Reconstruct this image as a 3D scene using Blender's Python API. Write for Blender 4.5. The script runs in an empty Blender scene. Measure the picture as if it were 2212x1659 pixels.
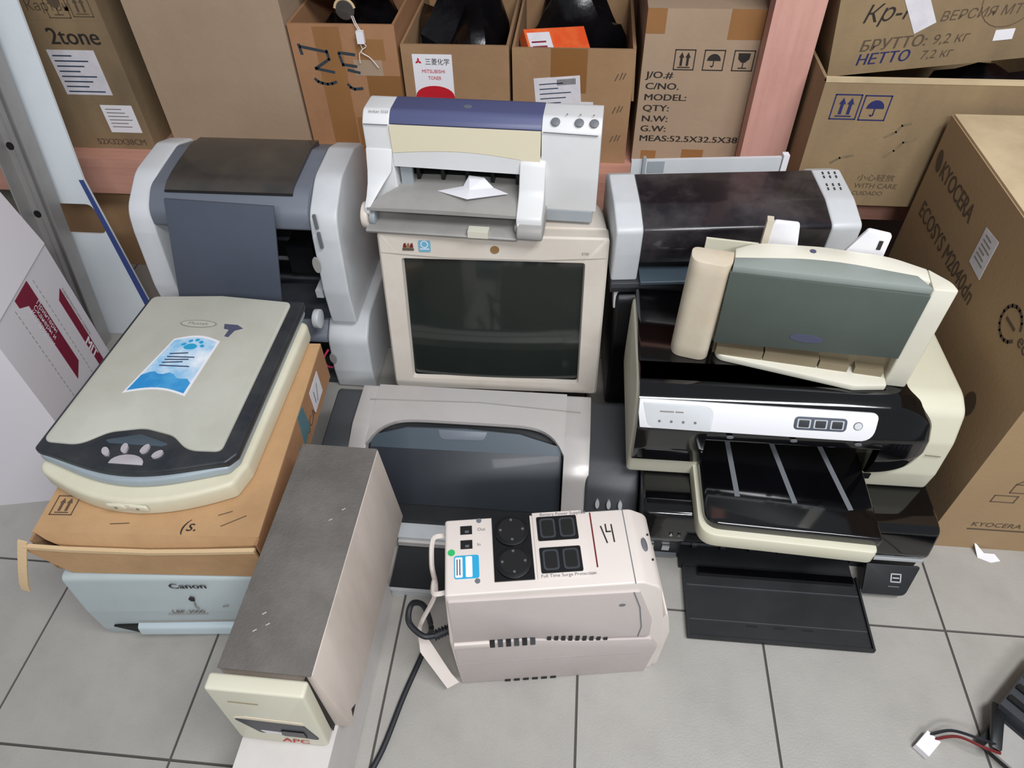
import bpy, bmesh, math, random
from mathutils import Vector, Matrix
random.seed(7)
sc = bpy.context.scene
COL = sc.collection

# ------------------------------------------------------------------ camera
def V(*a): return Vector(a)
cam_d = bpy.data.cameras.new('camera'); cam = bpy.data.objects.new('camera', cam_d); COL.objects.link(cam)
CR, CU, CF = V(.9955, .0920, -.0198), V(-.0531, .7277, .6839), V(-.0773, .6798, -.7293)
CF.normalize(); CR = (CR - CF * CR.dot(CF)).normalized(); CU = CR.cross(CF)
cam.matrix_world = Matrix(((CR.x, CU.x, -CF.x, -.0457), (CR.y, CU.y, -CF.y, -.627), (CR.z, CU.z, -CF.z, 1.271), (0, 0, 0, 1)))
cam_d.sensor_fit = 'HORIZONTAL'; cam_d.sensor_width = 36; cam_d.lens = 36 * 1533.6 / 2212
cam_d.clip_start = .02
sc.camera = cam

# ------------------------------------------------------------------ world, lights, exposure
w = bpy.data.worlds.new('room_light'); sc.world = w; w.use_nodes = True
w.node_tree.nodes['Background'].inputs[0].default_value = (.88, .92, 1.0, 1)
w.node_tree.nodes['Background'].inputs[1].default_value = .28
def area(name, loc, sx, sy, power, col, target):
    l = bpy.data.lights.new(name, 'AREA'); l.shape = 'RECTANGLE'; l.size = sx; l.size_y = sy
    l.energy = power; l.color = col
    o = bpy.data.objects.new(name, l); COL.objects.link(o); o.location = loc
    o.rotation_euler = (Vector(target) - Vector(loc)).to_track_quat('-Z', 'Y').to_euler()
    return o
area('fluorescent_tubes_front', (.75, -.75, 2.6), 1.5, .3, 53, (.97, .98, 1.0), (.3, -.1, 0))
area('fluorescent_tubes_rear', (.5, -2.4, 2.6), 1.5, .3, 55, (.97, .98, 1.0), (.1, .3, 0.2))
vs = sc.view_settings
vs.view_transform = 'Standard'; vs.look = 'None'; vs.gamma = 1; vs.use_curve_mapping = False
vs.exposure = -0.08

# ------------------------------------------------------------------ materials
def S(h):
    h = h.lstrip('#'); out = []
    for i in (0, 2, 4):
        c = int(h[i:i+2], 16) / 255
        out.append(c / 12.92 if c <= .04045 else ((c + .055) / 1.055) ** 2.4)
    return (*out, 1)
MATS = {}
def mk(name, col, rough=.5, metal=0, dirt=None, bump=None, coat=0, trans=0, rand=0, spec=.5, stretch=None):
    m = bpy.data.materials.new(name); m.use_nodes = True; nt = m.node_tree; N = nt.nodes; Lk = nt.links
    b = N['Principled BSDF']; b.inputs['Roughness'].default_value = rough; b.inputs['Metallic'].default_value = metal
    b.inputs['Base Color'].default_value = S(col); b.inputs['Coat Weight'].default_value = coat; b.inputs['Coat Roughness'].default_value = .06
    b.inputs['Transmission Weight'].default_value = trans; b.inputs['Specular IOR Level'].default_value = spec
    tc = N.new('ShaderNodeTexCoord'); vec = tc.outputs['Object']
    if stretch:
        mp = N.new('ShaderNodeMapping'); mp.inputs['Scale'].default_value = stretch; Lk.new(vec, mp.inputs[0]); vec = mp.outputs[0]
    src = None
    if dirt:
        dc, amt, scale = dirt
        n1 = N.new('ShaderNodeTexNoise'); n1.inputs['Scale'].default_value = scale; n1.inputs['Detail'].default_value = 7; n1.inputs['Roughness'].default_value = .62
        Lk.new(vec, n1.inputs['Vector'])
        r = N.new('ShaderNodeMapRange'); r.inputs[1].default_value = .42; r.inputs[2].default_value = .72; r.inputs[4].default_value = amt
        Lk.new(n1.outputs[0], r.inputs[0])
        mx = N.new('ShaderNodeMix'); mx.data_type = 'RGBA'; mx.inputs[6].default_value = S(col); mx.inputs[7].default_value = S(dc)
        Lk.new(r.outputs[0], mx.inputs[0]); src = mx.outputs[2]
    if rand:
        oi = N.new('ShaderNodeObjectInfo'); mr = N.new('ShaderNodeMapRange'); mr.inputs[3].default_value = 1 - rand; mr.inputs[4].default_value = 1 + rand
        Lk.new(oi.outputs['Random'], mr.inputs[0])
        hs = N.new('ShaderNodeHueSaturation'); hs.inputs['Color'].default_value = S(col); Lk.new(mr.outputs[0], hs.inputs['Value'])
        if src: Lk.new(src, hs.inputs['Color'])
        src = hs.outputs[0]
    if src: Lk.new(src, b.inputs['Base Color'])
    if bump:
        bs, st = bump
        n2 = N.new('ShaderNodeTexNoise'); n2.inputs['Scale'].default_value = bs; n2.inputs['Detail'].default_value = 4
        Lk.new(tc.outputs['Object'], n2.inputs['Vector'])
        bp = N.new('ShaderNodeBump'); bp.inputs['Strength'].default_value = st; bp.inputs['Distance'].default_value = .002
        Lk.new(n2.outputs[0], bp.inputs['Height']); Lk.new(bp.outputs[0], b.inputs['Normal'])
    MATS[name] = m
    return m
mk('tile', '#a6a39d', .36, dirt=('#94918c', .55, 9), bump=(260, .25), rand=.03)
mk('grout', '#4f4c49', .9)
mk('wall', '#6b6259', .9, dirt=('#4c453e', .6, 3))
mk('card', '#a4825f', .8, dirt=('#8a684a', .6, 5), bump=(90, .25), rand=.05)
mk('card_pale', '#ab937b', .8, dirt=('#957c65', .5, 4), bump=(90, .2))
mk('card_orange', '#aa7d59', .8, dirt=('#8f6747', .6, 6), bump=(90, .25))
mk('card_kyo', '#a68a67', .8, dirt=('#94785a', .5, 3), bump=(120, .2))
mk('card_worn', '#97805f', .8, dirt=('#655644', .65, 4.5), bump=(90, .25), stretch=(1, 1, .4))
mk('card_flat', '#c09a70', .8, dirt=('#9f7b56', .65, 5), bump=(90, .25))
mk('smear', '#74674f', .9, dirt=('#97805f', .8, 60))
mk('card_edge', '#d3b78f', .85, bump=(200, .3))
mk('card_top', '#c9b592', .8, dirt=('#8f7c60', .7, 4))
mk('card_in', '#7d6045', .9)
mk('tape', '#9c6f44', .35, dirt=('#86603c', .5, 8))
mk('tape_dark', '#8d6238', .35)
mk('tape_blue', '#4d7680', .5)
mk('white_card', '#dcd8dd', .6, bump=(60, .1))
mk('maroon', '#7c1a35', .6)
mk('paper', '#dfdde2', .7, dirt=('#c6c4cc', .6, 30))
mk('paper_white', '#ecebf0', .7)
mk('ink', '#2a2522', .8)
mk('ink_soft', '#5c4c3d', .9)
mk('ink_grey', '#8a8780', .9)
mk('ink_blue', '#26295f', .8)
mk('ink_dblue', '#31405a', .7)
mk('marker', '#2f3b44', .8)
mk('red', '#c01526', .6)
mk('orange', '#e4572b', .35, dirt=('#f08a4a', .7, 20))
mk('wood_pink', '#d3a093', .7, dirt=('#b98374', .55, 6), bump=(40, .3), stretch=(6, 6, .7))
mk('wood_pink_x', '#cd9885', .7, dirt=('#b07a68', .55, 6), bump=(40, .3), stretch=(.7, 6, 6))
mk('metal', '#a3a19f', .42, .3, dirt=('#85827f', .5, 7))
mk('chrome', '#c9c9cc', .2, 1)
mk('panel_white', '#e2e9ed', .35, dirt=('#c3d0d8', .5, 3))
mk('edge_blue', '#3c4c86', .5)
mk('black', '#0d0e11', .35, dirt=('#1d1f22', .6, 8))
mk('black_gloss', '#060608', .09, coat=.6, dirt=('#101014', .5, 6))
mk('black_matt', '#15171a', .6, dirt=('#2a2d30', .6, 6))
mk('black_dusty', '#1c1a1f', .3, dirt=('#5a5456', .75, 7), coat=.3)
mk('rubber', '#151820', .55)
mk('dark_int', '#0a0a0c', .6)
mk('bag', '#07070a', .25, dirt=('#1a1a20', .5, 9), bump=(25, 1))
mk('charcoal', '#34373c', .5, dirt=('#484b50', .6, 7))
mk('slate', '#4c5360', .5, bump=(500, .15), dirt=('#545c6b', .5, 5))
mk('slate_lt', '#6f7580', .45, dirt=('#5f6570', .5, 6), bump=(500, .1))
mk('slot_grey', '#6c6f74', .5)
mk('silver', '#c3c6c8', .42, .1, dirt=('#a9adb0', .6, 6))
mk('silver_lt', '#d3d6d9', .42, dirt=('#b5b9bb', .55, 5))
mk('silver_band_lit', '#f0f0f4', .28, .1)  # whitened, so the strip's reflected light sits in its colour
mk('silver_pr', '#c6c2bf', .36, .2, dirt=('#b2aeaa', .5, 5))
mk('gun', '#3f4145', .5, dirt=('#4b4d50', .5, 6), bump=(400, .1))
mk('smoke', '#262c33', .45, coat=.05, dirt=('#303740', .5, 4))
mk('smoke_lt', '#46535d', .35, dirt=('#505d66', .5, 5))
mk('brown_lid', '#3a3836', .32, dirt=('#524b44', .8, 8), coat=.3)
mk('white_pl', '#e4e5e6', .4, dirt=('#d4d3d1', .5, 4))
mk('white_warm', '#e3d9cf', .42, dirt=('#cfc4b6', .5, 5))
mk('grey_pl', '#a5a39f', .5, dirt=('#8d8a86', .6, 8))
mk('grey_blue', '#9fa6ab', .5, dirt=('#8b9398', .5, 7))
mk('cream', '#d5d3c0', .45, dirt=('#cac3a3', .45, 4))
mk('cream_lt', '#dfdccd', .45, dirt=('#cfcab4', .5, 4))
mk('cream_dirty', '#d6cbb6', .5, dirt=('#b29b7a', .6, 6))
mk('yellowed', '#e9e0c4', .45)
mk('navy', '#565b80', .42, bump=(900, .1))
mk('beige', '#cfc4b2', .5, dirt=('#b9ac98', .6, 5))
mk('beige_crt', '#d6cec3', .5, dirt=('#bfae9b', .6, 5))
mk('crt_glass', '#232826', .1, coat=.6, dirt=('#31352f', .6, 3))
mk('greengrey_shaded', '#525b55', .55, dirt=('#454e49', .6, 5), bump=(500, .1))  # front facet of the lid, its shade put into the colour
mk('greengrey_lit', '#919a95', .5, dirt=('#838c87', .6, 8), bump=(500, .1))  # top facet of the same lid, painted paler as if lit from above
mk('tan_guide', '#857961', .6, dirt=('#70644f', .5, 8))  # darkened: shade on the guide blocks is put into this tan
mk('scan_lid', '#c2c2b6', .5, dirt=('#a9a89b', .55, 6))
mk('scan_frame', '#272b31', .38, dirt=('#4a4a48', .55, 12))
mk('scan_silver', '#a8b4bb', .4, .15, dirt=('#909aa0', .5, 7))
mk('scan_base', '#dedac4', .45, dirt=('#c6bea2', .6, 5))
mk('emblem', '#d6d0d6', .3, .4)
mk('canon_body', '#b3bec0', .5, dirt=('#a2adb0', .6, 5))
mk('canon_strip', '#c6d4da', .35, .2)
mk('ups_top', '#ddd3cc', .42, dirt=('#d1c6bd', .5, 6))
mk('ups_side_shaded', '#c4bab6', .6, bump=(700, .2), dirt=('#b6aca8', .5, 7))  # greyer than the top: shading of the side put into the colour
mk('apc_top', '#625e5a', .85, dirt=('#7d7872', .75, 9), bump=(250, .5))
mk('apc_side', '#cbbfb6', .6, dirt=('#a2978c', .6, 4), stretch=(1, 2, .6))
mk('case_white', '#d2cecb', .5, dirt=('#bbb6b2', .6, 6))
mk('cyan', '#2aa3cf', .5)
mk('sky', '#8cc5ec', .5, dirt=('#ffffff', .85, 18))
mk('sea', '#2c8fd0', .45, dirt=('#6ec0ea', .8, 14))
mk('green', '#27b561', .6)
mk('icon_cyan', '#6ba9c4', .5)
mk('stain', '#8a6a3f', .8)
mk('smudge', '#4d4f66', .8)
mk('pink_wire', '#c2305d', .5)
mk('red_wire', '#6b1a1c', .5)
mk('white_wire', '#e2d8cf', .5)

# ------------------------------------------------------------------ mesh helpers
def finish(name, bm, mat, parent=None, kind=None, smooth=True):
    bmesh.ops.recalc_face_normals(bm, faces=bm.faces[:])
    me = bpy.data.meshes.new(name); bm.to_mesh(me); bm.free()
    if smooth:
        for p in me.polygons: p.use_smooth = True
        me.set_sharp_from_angle(angle=math.radians(38))
    me.materials.append(MATS[mat])
    o = bpy.data.objects.new(name, me); COL.objects.link(o)
    if parent is not None: o.parent = parent
    if kind: o['kind'] = kind
    return o
def thing(name, label, cat, loc, rz=0, group=None, rot=None):
    o = bpy.data.objects.new(name, None); COL.objects.link(o); o.empty_display_size = .05
    o.location = loc; o.rotation_euler = rot if rot else (0, 0, rz)
    o['label'] = label; o['category'] = cat
    if group: o['group'] = group
    return o
def tag(o, label, cat, group=None):
    o['label'] = label; o['category'] = cat
    if group: o['group'] = group
    return o
def bev(bm, off, seg=2, ang=25):
    if off <= 0: return
    es = [e for e in bm.edges if len(e.link_faces) == 2 and e.calc_face_angle(0) > math.radians(ang)]
    if es: bmesh.ops.bevel(bm, geom=es, offset=off, segments=seg, profile=.5, affect='EDGES', clamp_overlap=True)
def addbox(bm, x0, x1, y0, y1, z0, z1, mtx=None):
    vs_ = [bm.verts.new((x, y, z)) for z in (z0, z1) for x, y in ((x0, y0), (x1, y0), (x1, y1), (x0, y1))]
    if mtx:
        for v in vs_: v.co = mtx @ v.co
    for f in ((3, 2, 1, 0), (4, 5, 6, 7), (0, 1, 5, 4), (1, 2, 6, 5), (2, 3, 7, 6), (3, 0, 4, 7)):
        bm.faces.new([vs_[i] for i in f])
def box(name, x0, x1, y0, y1, z0, z1, mat, parent, b=.002, seg=2, mtx=None):
    bm = bmesh.new(); addbox(bm, x0, x1, y0, y1, z0, z1); bev(bm, b, seg)
    if mtx: bm.transform(mtx)
    return finish(name, bm, mat, parent)
def rnd(pts, r=0, n=5):
    out = []; k = len(pts)
    for i, p in enumerate(pts):
        rr = p[2] if len(p) > 2 else r
        P = Vector(p[:2]); A = Vector(pts[i-1][:2]) - P; B = Vector(pts[(i+1) % k][:2]) - P
        la, lb = A.length, B.length
        if rr <= 0 or la < 1e-9 or lb < 1e-9: out.append((P.x, P.y)); continue
        A.normalize(); B.normalize()
        ang = A.angle(B)
        if ang > 3.1 or ang < 1e-3: out.append((P.x, P.y)); continue
        t = min(rr / math.tan(ang / 2), la * .49, lb * .49)
        p1, p2 = P + A * t, P + B * t
        for j in range(n + 1):
            s = j / n
            q = p1 * (1 - s) ** 2 + P * 2 * s * (1 - s) + p2 * s * s
            out.append((q.x, q.y))
    return out
def ax3(axis, a, p):
    if axis == 'x': return (a, p[0], p[1])
    if axis == 'y': return (p[0], a, p[1])
    return (p[0], p[1], a)
def addprism(bm, pts, axis, a0, a1):
    va = [bm.verts.new(ax3(axis, a0, p)) for p in pts]; vb = [bm.verts.new(ax3(axis, a1, p)) for p in pts]
    k = len(pts)
    bm.faces.new(va); bm.faces.new(vb[::-1])
    for i in range(k): bm.faces.new((va[i], vb[i], vb[(i+1) % k], va[(i+1) % k]))
def prism(name, pts, axis, a0, a1, mat, parent, b=0, seg=2, mtx=None, ang=25):
    bm = bmesh.new(); addprism(bm, pts, axis, a0, a1)
    bmesh.ops.recalc_face_normals(bm, faces=bm.faces[:]); bev(bm, b, seg, ang)
    if mtx: bm.transform(mtx)
    return finish(name, bm, mat, parent)
def loft(name, secs, mat, parent, closed=True, caps=True, b=0):
    bm = bmesh.new(); rows = [[bm.verts.new(p) for p in s] for s in secs]; k = len(secs[0])
    for A, B in zip(rows, rows[1:]):
        for i in range(k if closed else k - 1): bm.faces.new((A[i], A[(i+1) % k], B[(i+1) % k], B[i]))
    if caps: bm.faces.new(rows[0]); bm.faces.new(rows[-1][::-1])
    bmesh.ops.recalc_face_normals(bm, faces=bm.faces[:]); bev(bm, b)
    return finish(name, bm, mat, parent)
def addtube(bm, path, r, n=8):
    path = [Vector(p) for p in path]; rows = []
    up = Vector((0, 0, 1))
    for i, p in enumerate(path):
        t = (path[min(i+1, len(path)-1)] - path[max(i-1, 0)]).normalized()
        a = t.cross(up)
        if a.length < 1e-3: a = t.cross(Vector((1, 0, 0)))
        a.normalize(); c = a.cross(t)
        rr = r[i] if isinstance(r, (list, tuple)) else r
        rows.append([bm.verts.new(p + (a * math.cos(2*math.pi*k/n) + c * math.sin(2*math.pi*k/n)) * rr) for k in range(n)])
    for A, B in zip(rows, rows[1:]):
        for k in range(n): bm.faces.new((A[k], A[(k+1) % n], B[(k+1) % n], B[k]))
    bm.faces.new(rows[0]); bm.faces.new(rows[-1][::-1])
def smoothpath(pts, n=6):
    pts = [Vector(p) for p in pts]; out = []
    for i in range(len(pts) - 1):
        p0, p1, p2, p3 = pts[max(i-1, 0)], pts[i], pts[i+1], pts[min(i+2, len(pts)-1)]
        for j in range(n):
            t = j / n
            out.append(.5 * ((2*p1) + (p2-p0)*t + (2*p0-5*p1+4*p2-p3)*t*t + (3*p1-p0-3*p2+p3)*t**3))
    out.append(pts[-1]); return out
def tube(name, path, r, mat, parent=None, n=8, smooth=True):
    bm = bmesh.new(); addtube(bm, smoothpath(path) if smooth else path, r, n); return finish(name, bm, mat, parent)
def cyl(name, c, axis, r, h, mat, parent, n=24, b=0):
    pts = [(math.cos(2*math.pi*i/n)*r, math.sin(2*math.pi*i/n)*r) for i in range(n)]
    o = {'x': (c[1], c[2], c[0]), 'y': (c[0], c[2], c[1]), 'z': (c[0], c[1], c[2])}[axis]
    return prism(name, [(p[0]+o[0], p[1]+o[1]) for p in pts], axis, o[2], o[2]+h, mat, parent, b)
def ell(cx, cy, rx, ry, n=24, rot=0):
    return [(cx + rx*math.cos(t)*math.cos(rot) - ry*math.sin(t)*math.sin(rot), cy + rx*math.cos(t)*math.sin(rot) + ry*math.sin(t)*math.cos(rot)) for t in (2*math.pi*i/n for i in range(n))]

class Face:
    """a flat face: origin, right and up vectors in the owner's local frame"""
    def __init__(s, o, r, u):
        s.o, s.r, s.u = Vector(o), Vector(r).normalized(), Vector(u).normalized(); s.n = s.r.cross(s.u).normalized()
    def at(s, x, y, e=0): return s.o + s.r*x + s.u*y + s.n*e
def plate(name, F, pts, mat, parent, t=.0008, base=0, b=0):
    """polygon of thickness t standing proud of a face"""
    bm = bmesh.new()
    va = [bm.verts.new(F.at(p[0], p[1], base - .0002)) for p in pts]; vb = [bm.verts.new(F.at(p[0], p[1], base + t)) for p in pts]
    k = len(pts); bm.faces.new(va[::-1]); bm.faces.new(vb)
    for i in range(k): bm.faces.new((va[i], va[(i+1) % k], vb[(i+1) % k], vb[i]))
    bmesh.ops.recalc_face_normals(bm, faces=bm.faces[:]); bev(bm, b)
    return finish(name, bm, mat, parent, smooth=b > 0)
def rect(x0, y0, x1, y1): return [(x0, y0), (x1, y0), (x1, y1), (x0, y1)]
def strokes(name, F, lines, wd, mat, parent, t=.0006):
    """pen strokes or printed lines on a face"""
    bm = bmesh.new()
    for ln in lines:
        for a, c in zip(ln, ln[1:]):
            A, B = Vector(a), Vector(c); d = B - A
            if d.length < 1e-6: continue
            d.normalize(); q = Vector((-d.y, d.x)) * wd / 2; A = A - d*wd*.3; B = B + d*wd*.3
            vs_ = [bm.verts.new(F.at(p.x, p.y, e)) for e in (-.0002, t) for p in (A - q, B - q, B + q, A + q)]
            for f in ((3, 2, 1, 0), (4, 5, 6, 7), (0, 1, 5, 4), (1, 2, 6, 5), (2, 3, 7, 6), (3, 0, 4, 7)): bm.faces.new([vs_[i] for i in f])
    return finish(name, bm, mat, parent, smooth=False)
def arc(cx, cy, r, a0, a1, n=10): return [(cx + r*math.cos(math.radians(a0+(a1-a0)*i/n)), cy + r*math.sin(math.radians(a0+(a1-a0)*i/n))) for i in range(n+1)]
def text(name, F, s, size, x, y, mat, parent, t=.0006, bold=0, sx=1, shear=0, width=None):
    cu = bpy.data.curves.new(name, 'FONT'); cu.body = s; cu.size = size; cu.shear = shear; cu.resolution_u = 3
    ob = bpy.data.objects.new(name, cu); COL.objects.link(ob)
    me = bpy.data.meshes.new_from_object(ob.evaluated_get(bpy.context.evaluated_depsgraph_get()))
    bpy.data.objects.remove(ob); bpy.data.curves.remove(cu)
    if width: sx = width / max(1e-6, max(v.co.x for v in me.vertices))
    for v in me.vertices: v.co = F.at(x + v.co.x*sx, y + v.co.y, t)
    if bold:
        bm = bmesh.new(); bm.from_mesh(me); base = bm.verts[:] + bm.edges[:] + bm.faces[:]
        for k in (-1, 1):
            d = bmesh.ops.duplicate(bm, geom=base)
            for v in d['geom']:
                if isinstance(v, bmesh.types.BMVert): v.co += F.r*k*bold*.9 + F.n*.00002*k
        bm.to_mesh(me); bm.free()
    me.materials.clear(); me.materials.append(MATS[mat]); me.name = name
    o = bpy.data.objects.new(name, me); COL.objects.link(o); o.parent = parent
    return o
def arrows_icon(F, x, y, s, mat, parent):
    w_ = s*.05
    strokes('arrow_icon', F, [[(x, y), (x+s, y), (x+s, y+s), (x, y+s), (x, y)], [(x+s*.2, y+s*.12), (x+s*.8, y+s*.12)]], w_, mat, parent)
    for k in (.34, .66):
        plate('arrow', F, [(x+s*(k-.06), y+s*.2), (x+s*(k+.06), y+s*.2), (x+s*(k+.06), y+s*.62), (x+s*(k+.13), y+s*.62), (x+s*k, y+s*.88), (x+s*(k-.13), y+s*.62), (x+s*(k-.06), y+s*.62)], mat, parent)
def umbrella_icon(F, x, y, s, mat, parent):
    strokes('umbrella_icon', F, [[(x, y), (x+s, y), (x+s, y+s), (x, y+s), (x, y)], [(x+s*.5, y+s*.5), (x+s*.5, y+s*.22), (x+s*.44, y+s*.17), (x+s*.38, y+s*.22)]], s*.05, mat, parent)
    plate('umbrella_top', F, arc(x+s*.5, y+s*.48, s*.34, 0, 180, 12), mat, parent)
def glass_icon(F, x, y, s, mat, parent):
    strokes('glass_icon', F, [[(x, y), (x+s, y), (x+s, y+s), (x, y+s), (x, y)], [(x+s*.5, y+s*.4), (x+s*.5, y+s*.15)], [(x+s*.3, y+s*.13), (x+s*.7, y+s*.13)]], s*.05, mat, parent)
    plate('glass_bowl', F, [(x+s*.2, y+s*.88), (x+s*.8, y+s*.88), (x+s*.78, y+s*.6), (x+s*.6, y+s*.42), (x+s*.4, y+s*.42), (x+s*.22, y+s*.6)], mat, parent)
FR = lambda w_=0, y=0: Face((0, y, 0), (1, 0, 0), (0, 0, 1))       # front face of an object
def TOP(z): return Face((0, 0, z), (1, 0, 0), (0, 1, 0))

# ------------------------------------------------------------------ setting
T = 1/3
bm = bmesh.new(); addbox(bm, -3.2, 3.2, -2.4, 2.2, -.05, -.0022); floor = finish('floor', bm, 'grout'); floor['kind'] = 'structure'
bm = bmesh.new(); addbox(bm, .0022, T-.0022, .0022, T-.0022, -.004, 0); bev(bm, .0012, 1); tile0 = finish('floor_tile', bm, 'tile', floor)
first = True
for i in range(-7, 6):
    for j in range(-5, 6):
        o = tile0 if first else tile0.copy()
        if not first: COL.objects.link(o)
        first = False; o.location = (i*T, j*T, 0)
plate('floor_stain', Face((-1.215, .02, .0), (1, 0, 0), (0, 1, 0)), ell(0, 0, .022, .009, 14, .5), 'smudge', floor, .0004)
wb = box('wall_back', -3.2, 3.2, 1.75, 1.85, 0, 2.6, 'wall', None, 0); wb['kind'] = 'structure'

# storage shelf: board, front beam, uprights
SZ = .38
sh = thing('storage_shelf', 'pink painted wooden shelf deck carrying the row of cardboard boxes', 'shelf', (0, .9, 0))
for k in range(4): box('shelf_plank', -2.2, 2.2, .05+k*.19, .235+k*.19, SZ-.025, SZ, 'wood_pink_x', sh, .002)
for xa, xb in ((-1.795, .312), (.422, 2.2)): box('front_beam', xa, xb, 0, .045, SZ-.1, SZ-.026, 'wood_pink_x', sh, .003)
box('edge_board', -1.795, .312, .0, .0495, SZ-.0255, SZ-.001, 'wood_pink_x', sh, .003)
box('rear_beam', -2.2, 2.2, .775, .815, SZ-.12, SZ-.026, 'wood_pink_x', sh, .003)
shade_shelf = thing('storage_shelf', 'unseen upper wooden shelf deck added to shade the cardboard boxes', 'shelf', (0, .9, 0))  # out of view, added to cut ambient light on the open boxes
for k in range(4): box('shelf_plank', -2.2, 2.2, .05+k*.19, .235+k*.19, 1.08, 1.105, 'wood_pink_x', shade_shelf, .002)
for xa, xb in ((-1.795, .312), (.422, 2.2)): box('front_beam', xa, xb, 0, .045, 1.02, 1.079, 'wood_pink_x', shade_shelf, .003)
box('rear_beam', -2.2, 2.2, .775, .815, 1.0, 1.079, 'wood_pink_x', shade_shelf, .003)
def post(label, x, y):
    t = thing('wooden_post', label, 'post', (x, y, 0))
    box('timber', 0, .098, 0, .045, 0, 2.3, 'wood_pink', t, .003); box('foot_block', -.004, .102, -.003, .048, 0, .012, 'metal', t, .001)
post('pink painted wooden post between the MEAS box and blue-marked box', .318, .896)
post('pink painted wooden post at the far end of the front beam', -1.9, .896)
# ------------------------------------------------------------------ cardboard boxes
def closed_box(name, label, loc, rz, w_, d, h, mat, tapes=(), rot=None):
    t = thing(name, label, 'box', loc, rz, rot=rot)
    box('carton', 0, w_, 0, d, 0, h, mat, t, .004)
    F = FR()
    for (x0, z0, x1, z1, m) in tapes: plate('tape', F, rect(x0, z0, x1, z1), m, t, .0004)
    return t, F
def open_box(name, label, loc, rz, w_, d, h, mat, flaps=(), th=.006):
    t = thing(name, label, 'box', loc, rz)
    box('front_panel', 0, w_, 0, th, 0, h, mat, t, .001)
    box('back_panel', 0, w_, d-th, d, 0, h, mat, t, .001)
    box('side_panel', 0, th, th, d-th, 0, h, mat, t, .001)
    box('side_panel', w_-th, w_, th, d-th, 0, h, mat, t, .001)
    box('bottom_panel', th, w_-th, th, d-th, 0, th, mat, t, .001)
    return t, FR()
# box with printed "tone" (left end of the shelf)
t, F = closed_box('cardboard_box', 'brown cardboard box with two white paper labels beside white panel', (-1.50, .95, SZ), 0, .385, .36, .43, 'card_worn',
                  [(.0, .31, .385, .41, 'card_worn')])
text('print', F, '2tone', .052, .235, .258, 'ink', t, bold=.001)
text('print', F, 'Картон', .03, .215, .33, 'ink_soft', t)
text('print', F, '52X32X38CM', .022, .235, .012, 'ink_soft', t, bold=.0005)
glass_icon(F, .262, .315, .05, 'ink_soft', t); arrows_icon(F, .32, .318, .046, 'ink_soft', t)
plate('label', F, rect(.215, .14, .33, .245), 'paper', t); strokes('label_print', F, [[(.225, .232-.012*k), (.27+.05*((k*37) % 10)/10, .232-.012*k)] for k in range(8)], .003, 'ink_dblue', t, .0012)
plate('label', F, rect(.285, .045, .365, .115), 'paper_white', t); strokes('label_print', F, [[(.295, .105-.009*k), (.335+.02*((k*53) % 10)/10, .105-.009*k)] for k in range(6)], .0015, 'ink_soft', t, .0012)
# plain pale box
t, F = closed_box('cardboard_box', 'plain pale cardboard box without print, taller than its neighbours', (-1.057, .95, SZ), 0, .354, .34, .50, 'card_pale', [(.02, 0, .09, .5, 'card_pale')])
# hand-lettered open box
t, F = open_box('cardboard_box', 'open orange-brown cardboard box with marker lettering and patches of tape', (-.697, .95, SZ), 0, .238, .34, .31, 'card_orange')
plate('tape', F, rect(.055, 0, .115, .305), 'tape', t, .0005); plate('tape', F, rect(.135, .20, .2, .235), 'card_pale', t, .0005); plate('tape', F, rect(.145, .235, .21, .28), 'tape', t, .0005)
plate('tape', F, rect(.16, .12, .238, .2), 'tape_dark', t, .0005); plate('tape', F, rect(.12, .02, .238, .10), 'tape', t, .0006)
FM = Face((.02, 0, .262), (0, 0, -1), (1, 0, 0))   # lettering runs down the box
for ln in ([(0, 0), (.011, .058)], [(-.004, -.003), (.016, .0)], [(.008, .058), (.027, .060), (.048, .025), (.056, .066)], [(.072, .018), (.078, .024), (.0815, .033), (.0835, .045), (.082, .056), (.078, .066)],
           [(.012, .085), (.016, .120)], [(.014, .085), (.040, .090)], [(.038, .090), (.042, .120)], [(.050, .100), (.056, .125)], [(.083, .093), (.090, .098), (.094, .107), (.092, .125)]):
    strokes('marker_lettering', FM, [ln], .0065, 'marker', t)
# toner box with white label
t, F = open_box('cardboard_box', 'open cardboard box with white and red toner label', (-.451, .95, SZ), 0, .240, .34, .27, 'card')
lb = plate('label', F, rect(.024, .143, .113, .250), 'paper_white', t, .0006)
plate('label_dome', F, [(.024, .143), (.113, .143), (.113, .156)] + [(.0685+.0445*math.cos(a), .156+.024*math.sin(a)) for a in (math.pi*i/12 for i in range(1, 12))] + [(.024, .156)], 'red', lb, .001)
for k in range(3):
    a = math.radians(90+120*k); c = (.037+.0035*math.cos(a), .2345+.0035*math.sin(a))
    plate('label_mark', F, [(c[0]+.0046*math.cos(a), c[1]+.0046*math.sin(a)), (c[0]+.0026*math.cos(a+1.57), c[1]+.0026*math.sin(a+1.57)), (c[0]-.0046*math.cos(a), c[1]-.0046*math.sin(a)), (c[0]-.0026*math.cos(a+1.57), c[1]-.0026*math.sin(a+1.57))], 'red', lb, .001)
text('label_print', F, '三菱化学', .0155, .052, .2285, 'ink', lb, .0012, width=.055)
text('label_print', F, 'MITSUBISHI', .0115, .043, .209, 'red', lb, .0012, width=.052); text('label_print', F, 'TONER', .0115, .056, .194, 'red', lb, .0012, width=.030)
text('label_print', F, 'HP         1kg', .009, .03, .147, 'ink', lb, .0014, width=.078)
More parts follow.
